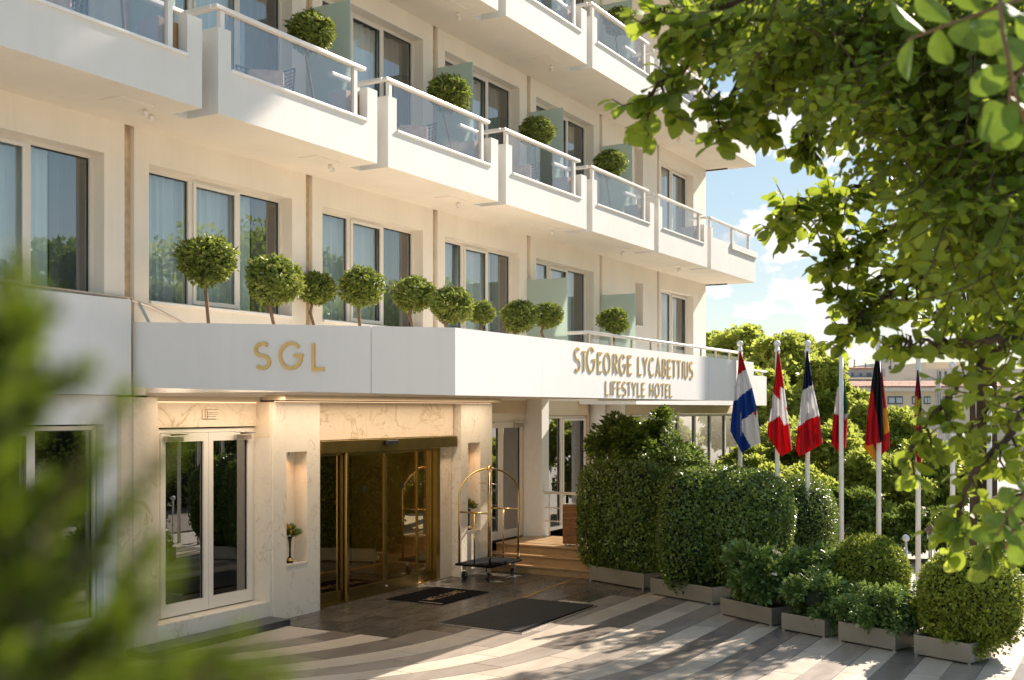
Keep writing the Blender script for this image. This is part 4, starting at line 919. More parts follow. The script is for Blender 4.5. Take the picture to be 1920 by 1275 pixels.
def bush(c, r, label, seed, leaf=.075, mat='leaf_shrub', n=9000, group=None, stems=4, flowers=0, name='shrub', amp=.25, wr=.34):
    o = empty(name, (c[0], c[1], 0), label, 'shrub', group); r_ = np.random.default_rng(seed); Pt = []; D = []
    st = MB(); ncl = 26
    for i in range(ncl):
        d = r_.normal(size=3); d /= np.linalg.norm(d); q = d * np.array(r) * (.45 + .55 * r_.random())
        m_ = n // ncl; dd = r_.normal(size=(m_, 3)); dd /= np.linalg.norm(dd, axis=1, keepdims=True)
        rr = r_.uniform(.3, .55) * min(r); Pt.append(q + dd * rr * (r_.random((m_, 1)) ** .5)); D.append(dd * .8 + d * .5 + r_.normal(size=(m_, 3)) * .4)
        if i < 8: st.tube([(c[0], c[1], .1), (c[0] + q[0] * .4, c[1] + q[1] * .4, c[2] + q[2] * .2), (c[0] + q[0], c[1] + q[1], c[2] + q[2])], [.014, .01, .005], 5)
    Pt = np.concatenate(Pt); D = np.concatenate(D); keep = Pt[:, 2] + c[2] > .05; Pt = Pt[keep]; D = D[keep]; k = len(Pt)
    obj_mesh('foliage', leaf_mesh('shrub_leaves', Pt, D, rnd_dirs(k) * .6 + np.array([0, 0, .8]), leaf * (.6 + .7 * rng.random(k)), M[mat], wr), o, (0, 0, c[2]))
    obj_mesh('dark_core', core_mesh('dark_core', [x * .45 for x in r], 2.2), o, (0, 0, c[2]))
    st.build('stem', M['barkdark'], o)
    if flowers:
        fd = unit(r_.normal(size=(flowers, 3))); fd[:, 2] = np.abs(fd[:, 2]); fp = fd * np.array(r) * 1.05
        fp = np.repeat(fp, 6, 0); obj_mesh('blossoms', leaf_mesh('blossoms', fp, rnd_dirs(len(fp)), rnd_dirs(len(fp)), np.full(len(fp), .035), M['petal'], .5), o, (0, 0, c[2]))
    return o
GS = 'shrubs in the forecourt planters'
c, a = along('3'); bush((c.x - .02, c.y - .05, .58), (.50, .62, .40), 'leafy green shrub with a few pale blossoms beside the dark hedge', 5, .085, n=7500, flowers=14, group=GS)
c, a = along('4'); bush((c.x, c.y - .05, .42), (.42, .50, .36), 'green shrub trailing over the smallest planter', 6, .075, n=5500, group=GS)
bush((16.2, 4.3, .62), (.5, .5, .42), 'green shrub squeezed between the conical hedge and the left ball', 61, .07, n=4500, group=GS)
c, a = along('5'); bush((c.x - .02, c.y - .03, .42), (.42, .52, .30), 'pale variegated shrub below the left clipped ball', 7, .06, n=6000, group=GS)
bush((15.1, 2.45, .45), (.4, .4, .34), 'small pale shrub between the two clipped balls', 71, .055, n=3500, group=GS)
cb = at(1629, 1082, 15.9); block('ball_bush', (cb.x, cb.y, cb.z + .02), (.53, .53, .56), 13000, .05, M['leaf_ball'], 'smaller yellow green clipped ball between the flagpoles', 'clipped bush', 8, 2.2, 0, group='clipped ball bushes', wr=.28, out=1.2, amp=.03)
cb = at(1820, 1122, 13.75); block('ball_bush', (cb.x, cb.y, cb.z + .0), (.575, .575, .60), 15000, .045, M['leaf_ball'], 'larger clipped ball bush at the far right planter', 'clipped bush', 9, 2.5, 0, group='clipped ball bushes', wr=.36, out=1.0, amp=.05)
c, a = along('6'); bush((c.x + .12, c.y - .12, .40), (.50, .62, .36), 'loose green shrub hanging over the rightmost planter', 10, .05, n=7000, mat='leaf_ball', group=GS)
# dark bushes behind the first hedge
GB = 'dark glossy bushes by the lounge window'
pb = at(1165, 850, 21.3); bush((pb.x, pb.y, pb.z + .1), (.62, .62, .62), 'dark glossy bush against the white column', 12, .11, mat='leaf_hedge', n=5500, group=GB)
pb = at(1228, 835, 21.8); bush((pb.x, pb.y, pb.z), (.45, .45, .72), 'pointed dark bush in front of the lounge window', 13, .11, mat='leaf_hedge', n=4500, group=GB)
pb = at(1255, 865, 20.8); bush((pb.x, pb.y, pb.z - .1), (.65, .6, .5), 'lower dark bush peeping over the big hedge', 14, .09, mat='leaf_shrub', n=4500, group=GB)
# ================================================================== FLAGPOLES AND FLAGS
poles = [(1387.5, 645, 20.0), (1457, 645, 19.0), (1514, 645, 18.6), (1577.3, 636, 18.2), (1647.5, 640, 17.8), (1721.5, 656, 17.5), (1786, 686, 17.2), (1855, 733, 16.9)]
pdesc = ['with the red white and blue flag', 'with the red flag bearing a white cross', 'with the navy white and red flag', 'in front of the green white and red flag', 'with the black red and yellow flag', 'with the narrow red and yellow flag, standing clear between the ball bushes', 'with the plain white flag behind leaves', 'at the far right with its top behind the leaves']
for i, (px, py, zc) in enumerate(poles):
    b = at(px, 767, zc); top = at(px, py + 5, zc).z
    p = empty('flagpole', (b.x, b.y, 0), 'white flagpole ' + pdesc[i], 'flagpole', 'flagpoles along the forecourt')
    MB().tube([(b.x, b.y, 0), (b.x, b.y, top)], [.042, .034], 14).build('pole', M['white'], p, smooth=True)
    if i == 3: MB().box(b.x - .05, b.x + .05, b.y - .05, b.y + .05, top - .02, top + .05).build('finial', M['white'], p, bevel=.015)
    else: MB().ball((b.x, b.y, top + .05), .058, 14).build('finial', M['white'], p, smooth=True)
    MB().tube([(b.x - .05, b.y - .03, top - .06), (b.x - .062, b.y - .035, 1.2)], .004, 4).build('halyard', M['white'], p)
    MB().lathe(b.x, b.y, [(.043, top - .10), (.05, top - .09), (.05, top - .05), (.043, top - .04)], 14).build('collar', M['white'], p, smooth=True)
def inpoly(p, poly):
    x, y = p; c = False; n = len(poly)
    for i in range(n):
        x1, y1 = poly[i]; x2, y2 = poly[i - 1]
        if (y1 > y) != (y2 > y) and x < (x2 - x1) * (y - y1) / (y2 - y1) + x1: c = not c
    return c
def interp(pl_, y):
    if y <= pl_[0][1]: return pl_[0][0]
    for (x0, y0), (x1, y1) in zip(pl_[:-1], pl_[1:]):
        if y <= y1: return x0 + (x1 - x0) * (y - y0) / max(1e-6, y1 - y0)
    return pl_[-1][0]
def flag(i, left, right, bottom, base, regs, label, front=True, pl_n=3.0, amp=.05, sc=3.84, org=(1350, 600)):
    """cloth hanging in folds beside its pole: left/right outline, slanted bottom edge, coloured regions"""
    zc = poles[i][2] - (.10 if front else -.10); nu, nv_ = 44, 80; y0 = min(left[0][1], right[0][1]); V = []; Fc = []; Mi = []
    cols = [base] + [r[0] for r in regs]; mats = []; [mats.append(c) for c in cols if c not in mats]
    bx0, bx1 = bottom[0][0], bottom[-1][0]
    def pos(u, v):
        # column u ends at the bottom outline
        xb = interp([(x, x) for x, _ in bottom], 0) if False else None
        xe = bx0 + (bx1 - bx0) * u; ye = interp([(yy, xx) for xx, yy in bottom], xe)
        y = y0 + (ye - y0) * v; xl = interp(left, y); xr = interp(right, y)
        return xl + (xr - xl) * u, y
    for b in range(nv_ + 1):
        for a in range(nu + 1):
            u = a / nu; v = b / nv_; x, y = pos(u, v); f = amp * math.sin(u * pl_n * 2 * math.pi + .6 * math.sin(v * 3)) * (.35 + .65 * v) + .02 * math.sin(v * 9 + u * 4)
            V.append(at(org[0] + x / sc, org[1] + y / sc, zc + f))
    for b in range(nv_):
        for a in range(nu):
            k = b * (nu + 1) + a; Fc.append((k, k + 1, k + nu + 2, k + nu + 1)); x, y = pos((a + .5) / nu, (b + .5) / nv_); m_ = base
            for nm, poly in regs:
                if inpoly((x, y), poly): m_ = nm
            Mi.append(mats.index(m_))
    mb = MB(); mb.v = [tuple(v) for v in V]; mb.f = Fc; mb.m = Mi
    o = mb.build('flag', [M[c] for c in mats], off=tuple(V[0]), smooth=True); tag(o, label, 'flag', 'flags on the forecourt poles')
    sl2 = o.modifiers.new('cloth', 'SOLIDIFY'); sl2.thickness = .004
    return o
flag(0, [(138, 225), (125, 400), (95, 590), (76, 760), (74, 800)], [(146, 225), (185, 350), (230, 490), (265, 640), (290, 880)], [(74, 800), (158, 957), (225, 915), (290, 885)], 'f_white',
     [('f_red', [(100, 200), (200, 200), (190, 350), (120, 403)]), ('f_blue', [(60, 610), (100, 580), (125, 575), (150, 545), (190, 515), (232, 487), (300, 640), (240, 665), (155, 725), (160, 800), (225, 920), (160, 990), (40, 800)]), ('f_red', [(240, 662), (262, 650), (256, 700)])], 'flag of red, white and blue stripes hanging leftmost by the canopy', front=True)
flag(1, [(412, 225), (395, 430), (372, 600), (343, 770), (341, 830)], [(420, 225), (455, 440), (478, 620), (516, 915)], [(341, 830), (440, 985), (516, 940)], 'f_red',
     [('f_white', [(378, 520), (430, 573), (430, 690), (347, 745), (340, 690), (372, 620)]), ('f_white', [(430, 478), (470, 500), (482, 640), (497, 742), (466, 763), (430, 697)]), ('f_red', [(355, 612), (380, 628), (352, 648)]), ('f_red', [(472, 625), (490, 630), (480, 655)])], 'red flag with a white cross, second from the left')
flag(2, [(622, 225), (600, 440), (562, 750), (543, 930)], [(631, 225), (668, 470), (715, 690), (738, 880)], [(543, 930), (572, 985), (655, 940), (738, 890)], 'f_red',
     [('f_navy', [(560, 200), (700, 200), (700, 468), (668, 472), (640, 480), (588, 516)]), ('f_white', [(540, 540), (588, 514), (640, 478), (669, 470), (740, 680), (716, 688), (620, 720), (600, 745), (540, 780)])], 'navy, white and red flag, third from the left')
flag(3, [(858, 240), (846, 470), (815, 690), (799, 890)], [(868, 240), (888, 370), (920, 640), (918, 700), (906, 900)], [(799, 890), (855, 950), (880, 920), (906, 925)], 'f_red',
     [('f_green', [(830, 200), (875, 200), (858, 480), (838, 490)]), ('f_white', [(820, 490), (858, 480), (860, 690), (815, 672), (800, 700)]), ('f_green', [(875, 200), (895, 300), (940, 690), (895, 690), (890, 400)]), ('f_white', [(888, 680), (925, 672), (900, 725)])], 'green, white and red flag mostly hidden by its pole, fourth from the left', front=False)
flag(4, [(1150, 290), (1150, 480), (1090, 800), (1033, 905)], [(1160, 290), (1175, 450), (1200, 640), (1218, 800), (1224, 910)], [(1033, 920), (1122, 1022), (1160, 975), (1224, 915)], 'f_red',
     [('f_yellow', [(1020, 840), (1150, 880), (1150, 1030), (1020, 1000)]), ('f_yellow', [(1140, 640), (1205, 635), (1225, 800), (1160, 840)]), ('f_red', [(1095, 880), (1140, 890), (1126, 960)])], 'yellow and red back fold of the black red and yellow flag', front=False, pl_n=2)
flag(4, [(1126, 235), (1090, 450), (1060, 700), (1044, 890)], [(1134, 235), (1162, 420), (1172, 640), (1180, 870)], [(1044, 892), (1058, 906), (1150, 884), (1180, 875)], 'f_red',
     [('f_black', [(1100, 200), (1150, 200), (1190, 420), (1190, 900), (1155, 868), (1130, 700), (1086, 440)])], 'black and red front fold of the tall flag left of the narrow one', amp=.035)
flag(5, [(1418, 370), (1402, 540), (1398, 760), (1408, 960), (1420, 1050)], [(1426, 360), (1448, 560), (1452, 800), (1458, 960), (1440, 1045)], [(1405, 1040), (1430, 1062), (1445, 1040)], 'f_dred',
     [('f_black', [(1421, 340), (1460, 340), (1460, 760), (1436, 600)]), ('f_yellow', [(1400, 545), (1425, 550), (1428, 620), (1402, 640)]), ('f_yellow', [(1398, 700), (1418, 700), (1430, 770), (1402, 790)]), ('f_red', [(1402, 640), (1425, 625), (1425, 700), (1398, 700)]), ('f_yellow', [(1420, 850), (1455, 800), (1455, 850), (1425, 900)]), ('f_red', [(1405, 960), (1460, 960), (1440, 1070), (1405, 1070)])], 'narrow red and yellow patterned flag with a dark edge', amp=.03)
flag(6, [(1563, 360), (1548, 540), (1556, 700), (1565, 960)], [(1570, 360), (1600, 560), (1612, 700), (1628, 975)], [(1565, 965), (1590, 990), (1628, 975)], 'f_white', [], 'plain white flag half hidden by the overhanging leaves', amp=.04)
flag(7, [(1662, 520), (1658, 640), (1670, 800)], [(1690, 520), (1694, 640), (1690, 800)], [(1670, 810), (1682, 822), (1690, 810)], 'f_white', [], 'narrow white flag at the far right pole', amp=.03)
# small lamps behind the bushes
lp = at(1698.5, 1009, 17.3); lb = at(1704.5, 1130, 17.3)
l_ = empty('garden_lamp', (lb.x, lb.y, 0), 'thin garden lamp with round white head beside the sixth flagpole', 'lamp')
MB().tube([(lb.x, lb.y, 0), (lp.x, lp.y, lp.z - .04)], .018, 8).build('pole', M['whitemetal'], l_, smooth=True); MB().ball((lp.x, lp.y, lp.z), .055, 14).build('lamp_head', M['white'], l_, smooth=True)
lt = at(1745, 985, 18.6); l_ = empty('lantern', (lt.x, lt.y, 0), 'small metal lantern post in front of the dark hedge', 'lantern')
MB().tube([(lt.x - .05, lt.y, 0), (lt.x - .05, lt.y, lt.z - .1)], .028, 8).build('pole', M['steel'], l_, smooth=True); MB().tube([(lt.x + .06, lt.y - .05, 0), (lt.x + .06, lt.y - .05, lt.z - .1)], .012, 6).build('conduit', M['whitemetal'], l_)
MB().lathe(lt.x, lt.y, [(.10, lt.z - .10), (.11, lt.z - .08), (.01, lt.z + .02)], 8).build('lantern_cap', M['bark'], l_); MB().lathe(lt.x, lt.y, [(.06, lt.z - .22), (.06, lt.z - .101)], 10).build('lantern_glass', M['frost'], l_)

# ================================================================== TREES
def tree(base, cz, rad, label, cat, seed, n=9000, leaf=.16, mat='leaf_far', ncl=40, group=None, trunk=.12, name='tree', top=True, sub=.38, wr=.36, bark='barkdark', spread=1.0, shape='rhomb'):
    r_ = np.random.default_rng(seed); o = empty(name, (base[0], base[1], 0), label, cat, group); c = np.array([0, 0, cz]); Pt = []; D = []
    tk = MB(); bx, by = base[0], base[1]
    tk.tube([(bx, by, -.06), (bx + .05, by, cz * .4), (bx, by + .05, cz * .8), (bx, by, cz)], [trunk, trunk * .8, trunk * .6, trunk * .4], 8)
    m_ = n // ncl
    for i in range(ncl):
        d = r_.normal(size=3); d /= np.linalg.norm(d)
        if d[2] < -.5: d[2] *= -1
        q = d * np.array(rad) * (.35 + .65 * r_.random() ** .6) * spread
        rr = sub * min(rad) * r_.uniform(.6, 1.2); e = r_.normal(size=(m_, 3)); e /= np.linalg.norm(e, axis=1, keepdims=True)
        Pt.append(q + e * rr * np.array([1, 1, .7]) * (r_.random((m_, 1)) ** .45)); D.append(e * .7 + d * .3 + r_.normal(size=(m_, 3)) * .5)
        if i < 14: tk.tube([(bx, by, cz * .7), (bx + q[0] * .5, by + q[1] * .5, cz + q[2] * .45 - .1), (bx + q[0], by + q[1], cz + q[2])], [trunk * .35, trunk * .22, trunk * .08], 5)
    Pt = np.concatenate(Pt); D = np.concatenate(D); k = len(Pt)
    obj_mesh('crown', leaf_mesh('tree_leaves', Pt, D, rnd_dirs(k) * .7 + np.array([.35, -.3, .7]), leaf * (.6 + .8 * rng.random(k)), M[mat], wr, shape), o, (0, 0, cz))
    tk.build('trunk', M[bark], o, smooth=True); return o
GT = 'trees beyond the flagpoles'
bt = [ # px, top y, half width px, zc, label
 (1350, 640, 40, 44, 'light green tree just right of the building edge'), (1395, 612, 62, 42, 'light green tree behind the first flagpole, with a tall top'),
 (1460, 640, 62, 38, 'broad light green tree behind the red cross flag'), (1510, 630, 42, 46, 'taller pointed tree behind the third flag'), (1545, 672, 44, 36, 'light green tree left of the green flag'), (1335, 615, 34, 50, 'far green tree half hidden by the building corner'), (1430, 690, 50, 35, 'low leafy tree between the first two flagpoles'), (1590, 735, 44, 40, 'low rounded tree below the mansard building')]
for i, (px, ty, hw, zc, lab) in enumerate(bt):
    p_ = at(px, 767, zc); top = H - (ty - CY) / F_ * zc; r = hw / F_ * zc; cz = (top + .0) / 2 + .5
    tree((p_.x, p_.y), cz, (r, r, top - cz), lab, 'tree', 100 + i, n=17000, leaf=.19, group=GT, ncl=64, sub=.42)
gb = [(1400, 850, 55, 30, 'yellow green bush mass behind the first flag'), (1480, 800, 75, 31, 'yellow green bush behind the second and third flags'), (1560, 790, 70, 29, 'feathery yellow green bush behind the fourth flagpole'),
      (1620, 765, 60, 33, 'yellow green bush behind the fifth flagpole'), (1690, 775, 60, 33, 'yellow green bush below the far apartment block'), (1640, 860, 90, 27, 'tall bright bush between the fourth and sixth flagpoles'),
      (1745, 850, 80, 28, 'bright bush behind the sixth flagpole'), (1500, 880, 80, 25.5, 'bright bush over the conical hedge'), (1575, 920, 60, 24, 'dark green bush behind the fourth flagpole foot'), (1690, 950, 85, 23, 'dark green bush behind the garden lamp'), (1780, 960, 60, 22.5, 'dark green bush behind the lantern'), (1880, 960, 60, 26, 'green bush at the right edge behind the leaves'), (1930, 1060, 60, 21, 'dark bush beside the path at the right edge')]
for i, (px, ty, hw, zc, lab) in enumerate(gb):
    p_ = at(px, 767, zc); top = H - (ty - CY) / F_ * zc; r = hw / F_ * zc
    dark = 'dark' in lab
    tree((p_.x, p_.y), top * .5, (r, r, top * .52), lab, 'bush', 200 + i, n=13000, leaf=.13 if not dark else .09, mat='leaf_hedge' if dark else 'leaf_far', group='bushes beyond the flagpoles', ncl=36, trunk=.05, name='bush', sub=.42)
# tree whose dark crown fills the right edge (its shade dapples the forecourt)
tree((21.9, 2.9), 6.0, (1.6, 1.4, 1.7), 'dense dark evergreen tree at the right edge behind the near branches', 'tree', 301, n=2300, leaf=.13, mat='leaf_fig', ncl=40, trunk=.07, sub=.28)
# tall plane trees outside the frame: they shade the left part of the front
def outside_tree(x, y, cz, rad, seed, label, n=9000, leaf=.3, mat='leaf_fig', ncl=40, sub=.25, spread=1.0): return tree((x, y), cz, rad, label, 'tree', seed, n=n, leaf=leaf, mat=mat, ncl=ncl, trunk=.25, group='street trees across the drive', sub=sub, spread=spread)
outside_tree(29.5, 3.6, 23.0, (1.5, 1.2, 4.6), 302, 'very tall street tree outside the right side of the frame', n=2000, leaf=.3, ncl=20, sub=.5)
for i, (x, y, cz, r) in enumerate([(27, -10, 5.5, 3.4), (34, -12, 6.5, 3.8), (42, -15, 7.5, 4.3), (52, -18, 7, 4.6), (64, -21, 7, 5.5), (78, -27, 8, 6)]):
    tree((x, y), cz, (r, r, r * .9), 'street tree outside the frame, ' + ['nearest one to the hotel, beside the long hedges', 'second from the hotel', 'third from the hotel', 'fourth from the hotel', 'fifth from the hotel', 'farthest from the hotel'][i], 'tree', 310 + i, n=7000, leaf=.28, mat='leaf_far' if i % 2 else 'leaf_shrub', ncl=34, trunk=.2, group='street trees across the drive', sub=.32)

for i, x in enumerate((22, 30, 38)):
    block('hedge', (x, -3.6 - .2 * i, 1.6), (4.05, .8, 1.7), 9000, .13, M['leaf_hedge'], ['nearest', 'middle', 'farthest'][i] + ' long dark hedge across the drive, outside the frame', 'hedge', 400 + i, 5, 0, group='hedges across the drive')
# ================================================================== FAR BUILDINGS
def far_block(px0, px1, ytop, ybot, zc, dep, label, mat, rows, roof=None, name='apartment_building'):
    o = at((px0 + px1) / 2, 767, zc); X = Vector((A_, -B_, 0)); Yv = Vector((B_, A_, 0)); t = empty(name, (o.x, o.y, 0), label, 'building'); t.rotation_euler = (0, 0, math.atan2(X.y, X.x)); t['_o'] = (0, 0, 0)
    hw = (px1 - px0) / 2 / F_ * zc; zt_ = H - (ytop - CY) / F_ * zc
    MB().box(-hw, hw, 0, dep, -.05, zt_).build('wall', M[mat], t)
    s = zc / F_; cxp = (px0 + px1) / 2
    for (wx0, wx1, wy0, wy1, kind) in rows:
        x0 = (wx0 - cxp) * s; x1 = (wx1 - cxp) * s; z1 = H - (wy0 - CY) * s; z0 = H - (wy1 - CY) * s
        if kind == 'w':
            f = MB().box(x0, x1, -.08, -.002, z0, z1).build('window', M['bwin'], t); n = max(2, int((x1 - x0) / .6)); sh = MB()
            for j in range(n): sh.box(x0 + (x1 - x0) * (j + .12) / n, x0 + (x1 - x0) * (j + .88) / n, -.12, -.081, z0 + .1, z1 - .1)
            sh.build('shutter', M['shutter'], f)
        elif kind == 'l': MB().box(x0, x1, -.5, -.002, z0, z1).build('cornice', M['bwall2'], t)
        elif kind == 'd': MB().box(x0, x1, -.05, -.002, z0, z1).build('opening', M['bwin'], t)
    if roof:
        x0, x1, y0, y1 = roof; x0 = (x0 - cxp) * s; x1 = (x1 - cxp) * s; z1 = H - (y0 - CY) * s; z0 = H - (y1 - CY) * s; rb_ = MB(); n = 46
        for j in range(n):
            a = x0 + (x1 - x0) * j / n; b = x0 + (x1 - x0) * (j + .8) / n; rb_.hexa([(a, -.3, z0), (b, -.3, z0), (b, 2.2, z1), (a, 2.2, z1), (a, -.3, z0 + .12), (b, -.3, z0 + .12), (b, 2.2, z1 + .12), (a, 2.2, z1 + .12)])
        rb_.build('roof', M['roof'], t)
    return t
far_block(1572, 1960, 730, 900, 78, 8, 'long cream apartment block with clay tiled roof edge and shuttered windows', 'bwall', [(1597, 1624, 743, 758, 'w'), (1664, 1692, 743, 758, 'w'), (1710, 1724, 743, 758, 'w'), (1732, 1744, 743, 758, 'w'), (1570, 1960, 728, 734, 'l'), (1765, 1790, 744, 758, 'w'), (1590, 1620, 775, 790, 'w'), (1660, 1690, 775, 790, 'w')], roof=(1590, 1900, 716, 727))
far_block(1560, 1660, 691, 800, 92, 8, 'grey mansard building with reddish ridge behind the cream block', 'bgrey', [(1583, 1655, 708, 711, 'l'), (1596, 1600, 699, 706, 'd'), (1612, 1616, 700, 705, 'd'), (1625, 1634, 699, 706, 'd'), (1585, 1655, 712, 717, 'd')], roof=(1582, 1640, 689, 692.5))
far_block(1652, 1695, 680, 800, 96, 8, 'pale roof-top stair block with two small windows', 'bwall2', [(1666, 1671, 686, 693, 'd'), (1677, 1681, 684, 693, 'd')], name='stair_tower')
far_block(1661, 1677, 671.5, 682, 98, 3, 'small box on top of the pale stair block', 'bwall2', [], name='roof_box')
far_block(1690, 1960, 691, 800, 99, 8, 'wide pale apartment building at the right behind the flags', 'bwall2', [(1760, 1764, 696, 714, 'd'), (1771, 1775, 696, 714, 'd'), (1784, 1812, 703, 713, 'd'), (1690, 1960, 713, 716, 'l')])
far_block(1735, 1810, 679, 800, 110, 6, 'pale upper storey rising behind the right apartment building', 'bwall', [])
for px, y0 in ((1589, 665), (1602, 674), (1623, 681), (1670, 666), (1690, 675)):
    p_ = at(px, 767, 92.5); zt_ = H - (y0 - CY) / F_ * 92.5; zb_ = H - (694 - CY) / F_ * 92.5
    o = MB().tube([(p_.x, p_.y, zb_), (p_.x, p_.y, zt_)], .035, 5); 
    for q in (.1, .35, .6): o.box(p_.x - .25, p_.x + .25, p_.y - .02, p_.y + .02, zt_ - q, zt_ - q + .05)
    tag(o.build('antenna', M['black'], off=(p_.x, p_.y, zb_)), {1589: 'tall roof antenna at the left end of the far roofs', 1602: 'second roof antenna from the left', 1623: 'short roof antenna on the mansard', 1670: 'roof antenna above the stair block', 1690: 'roof antenna right of the stair block'}[px], 'antenna', 'roof antennas')
# ================================================================== OVERHANGING TREE (near branches)
ft_base = at(2350, 767, 6.5)
fig = empty('overhanging_tree', (ft_base.x, ft_base.y, 0), 'overhanging tree with round glossy leaves filling the upper right', 'tree')
bm_ = MB(); bw = lambda *p: at(*p)
LP = []; LD = []; LN = []; LL = []
r_ = np.random.default_rng(77)
def twig(p0, p1, n, leafL, sag=.05, side=.9, rad=.004):
    p0 = np.array(p0); p1 = np.array(p1); ax = p1 - p0; ln = np.linalg.norm(ax); ax = ax / ln
    pts = []
    for i in range(5): t_ = i / 4; pts.append(p0 + (p1 - p0) * t_ + np.array([0, 0, -sag * math.sin(math.pi * t_)]) + r_.normal(size=3) * .006)
    bm_.tube([tuple(p) for p in pts], [rad * 1.5, rad * 1.3, rad, rad * .8, rad * .5], 5)
    for i in range(n):
        t_ = (i + .7) / n; k = min(3, int(t_ * 4)); p = pts[k] + (pts[k + 1] - pts[k]) * (t_ * 4 - k)
        sd_ = np.cross(ax, np.array([0, 0, 1.])); sd_ = sd_ / (np.linalg.norm(sd_) + 1e-6) * (1 if i % 2 else -1)
        d = ax * r_.uniform(.3, .9) + sd_ * side + np.array([0, 0, r_.uniform(-.75, .25)]) + r_.normal(size=3) * .25
        if i == n - 1: d = ax + r_.normal(size=3) * .1
        LP.append(p); LD.append(d); LN.append(np.array([0, 0, .7]) + r_.normal(size=3) * .55 + np.array([-B_, -A_, 0]) * .5); LL.append(leafL * r_.uniform(.65, 1.2) * (1 - .35 * max(0, t_ - .7) / .3))
def branch(pts, tw, twl, leafL, rad=.02, n=9, down=.5, start=.15):
    W = [np.array(at(*p)) for p in pts]
    # fine polyline
    seg = []
    for a, b in zip(W[:-1], W[1:]):
        for i in range(6): seg.append(a + (b - a) * i / 6 + r_.normal(size=3) * .008)
    seg.append(W[-1]); m_ = len(seg)
    bm_.tube([tuple(s) for s in seg], [max(.003, rad * (1 - i / m_)) for i in range(m_)], 6)
    for j in range(tw):
        t_ = start + (1 - start) * (j + r_.random()) / tw; q = t_ * (m_ - 1); k = min(m_ - 2, int(q)); p = seg[k] + (seg[k + 1] - seg[k]) * (q - k)
        ax = unit((seg[k + 1] - seg[k])[None])[0]; dd = r_.normal(size=3); dd -= ax * dd.dot(ax); dd /= np.linalg.norm(dd)
        d = ax * r_.uniform(.3, 1.0) + dd * .9 + np.array([0, 0, -down * r_.random()]); d /= np.linalg.norm(d)
        twig(p, p + d * twl * r_.uniform(.6, 1.2), n, leafL)
    twig(seg[-2], seg[-1] + (seg[-1] - seg[-3]) * .8, 6, leafL * .8)
# outline branches: (px, py, depth)
branch([(1560, -60, 4.6), (1430, 30, 4.5), (1320, 90, 4.4), (1245, 150, 4.4), (1215, 178, 4.4)], 14, 0.161, .095, n=8)
branch([(1480, -60, 4.3), (1370, 10, 4.3), (1290, 25, 4.3), (1238, 12, 4.3)], 13, 0.149, .10, n=8)
branch([(1620, 0, 4.6), (1500, 60, 4.6), (1400, 130, 4.5), (1352, 200, 4.5), (1342, 228, 4.5)], 14, 0.149, .09, n=8)
branch([(1700, 30, 4.8), (1560, 90, 4.7), (1470, 130, 4.7), (1438, 170, 4.7), (1422, 205, 4.7)], 13, 0.124, .10, n=7)
branch([(1760, 120, 5.2), (1620, 170, 5.1), (1540, 200, 5.0), (1512, 245, 5.0), (1503, 262, 5.0)], 21, 0.124, .075, n=8)
branch([(1850, 250, 6.0), (1700, 320, 5.8), (1600, 350, 5.6), (1520, 380, 5.5), (1462, 394, 5.4)], 39, 0.186, .085, n=9, rad=.02)
branch([(1850, 330, 6.0), (1740, 390, 5.8), (1650, 440, 5.6), (1600, 475, 5.5), (1572, 482, 5.4)], 30, 0.174, .085, n=9)
branch([(1900, 300, 6.0), (1800, 420, 5.6), (1700, 490, 5.4), (1620, 545, 5.3), (1568, 545, 5.3)], 30, 0.149, .085, n=8)
branch([(1850, 450, 5.4), (1740, 520, 5.3), (1650, 560, 5.2), (1605, 590, 5.2), (1590, 612, 5.2)], 21, 0.124, .08, n=7)
branch([(1950, 640, 4.4), (1850, 640, 4.3), (1770, 641, 4.3), (1715, 640, 4.3), (1690, 628, 4.3)], 10, 0.105, .085, n=6, down=.2)
branch([(1960, 560, 4.8), (1880, 640, 4.7), (1800, 720, 4.6), (1740, 790, 4.5), (1700, 850, 4.5)], 12, 0.161, .085, n=8)
branch([(1980, 700, 4.4), (1900, 800, 4.3), (1830, 880, 4.2), (1800, 950, 4.2), (1790, 985, 4.2)], 11, 0.136, .085, n=7)
branch([(1990, 820, 4.0), (1930, 900, 3.9), (1890, 960, 3.9), (1868, 1010, 3.9)], 7, 0.099, .09, n=6)
branch([(1990, 560, 5.6), (1900, 560, 5.5), (1800, 560, 5.5), (1740, 590, 5.5)], 12, 0.161, .085, n=8)
branch([(2000, 760, 5.2), (1930, 740, 5.1), (1860, 760, 5.0), (1790, 830, 5.0)], 11, 0.149, .085, n=8)
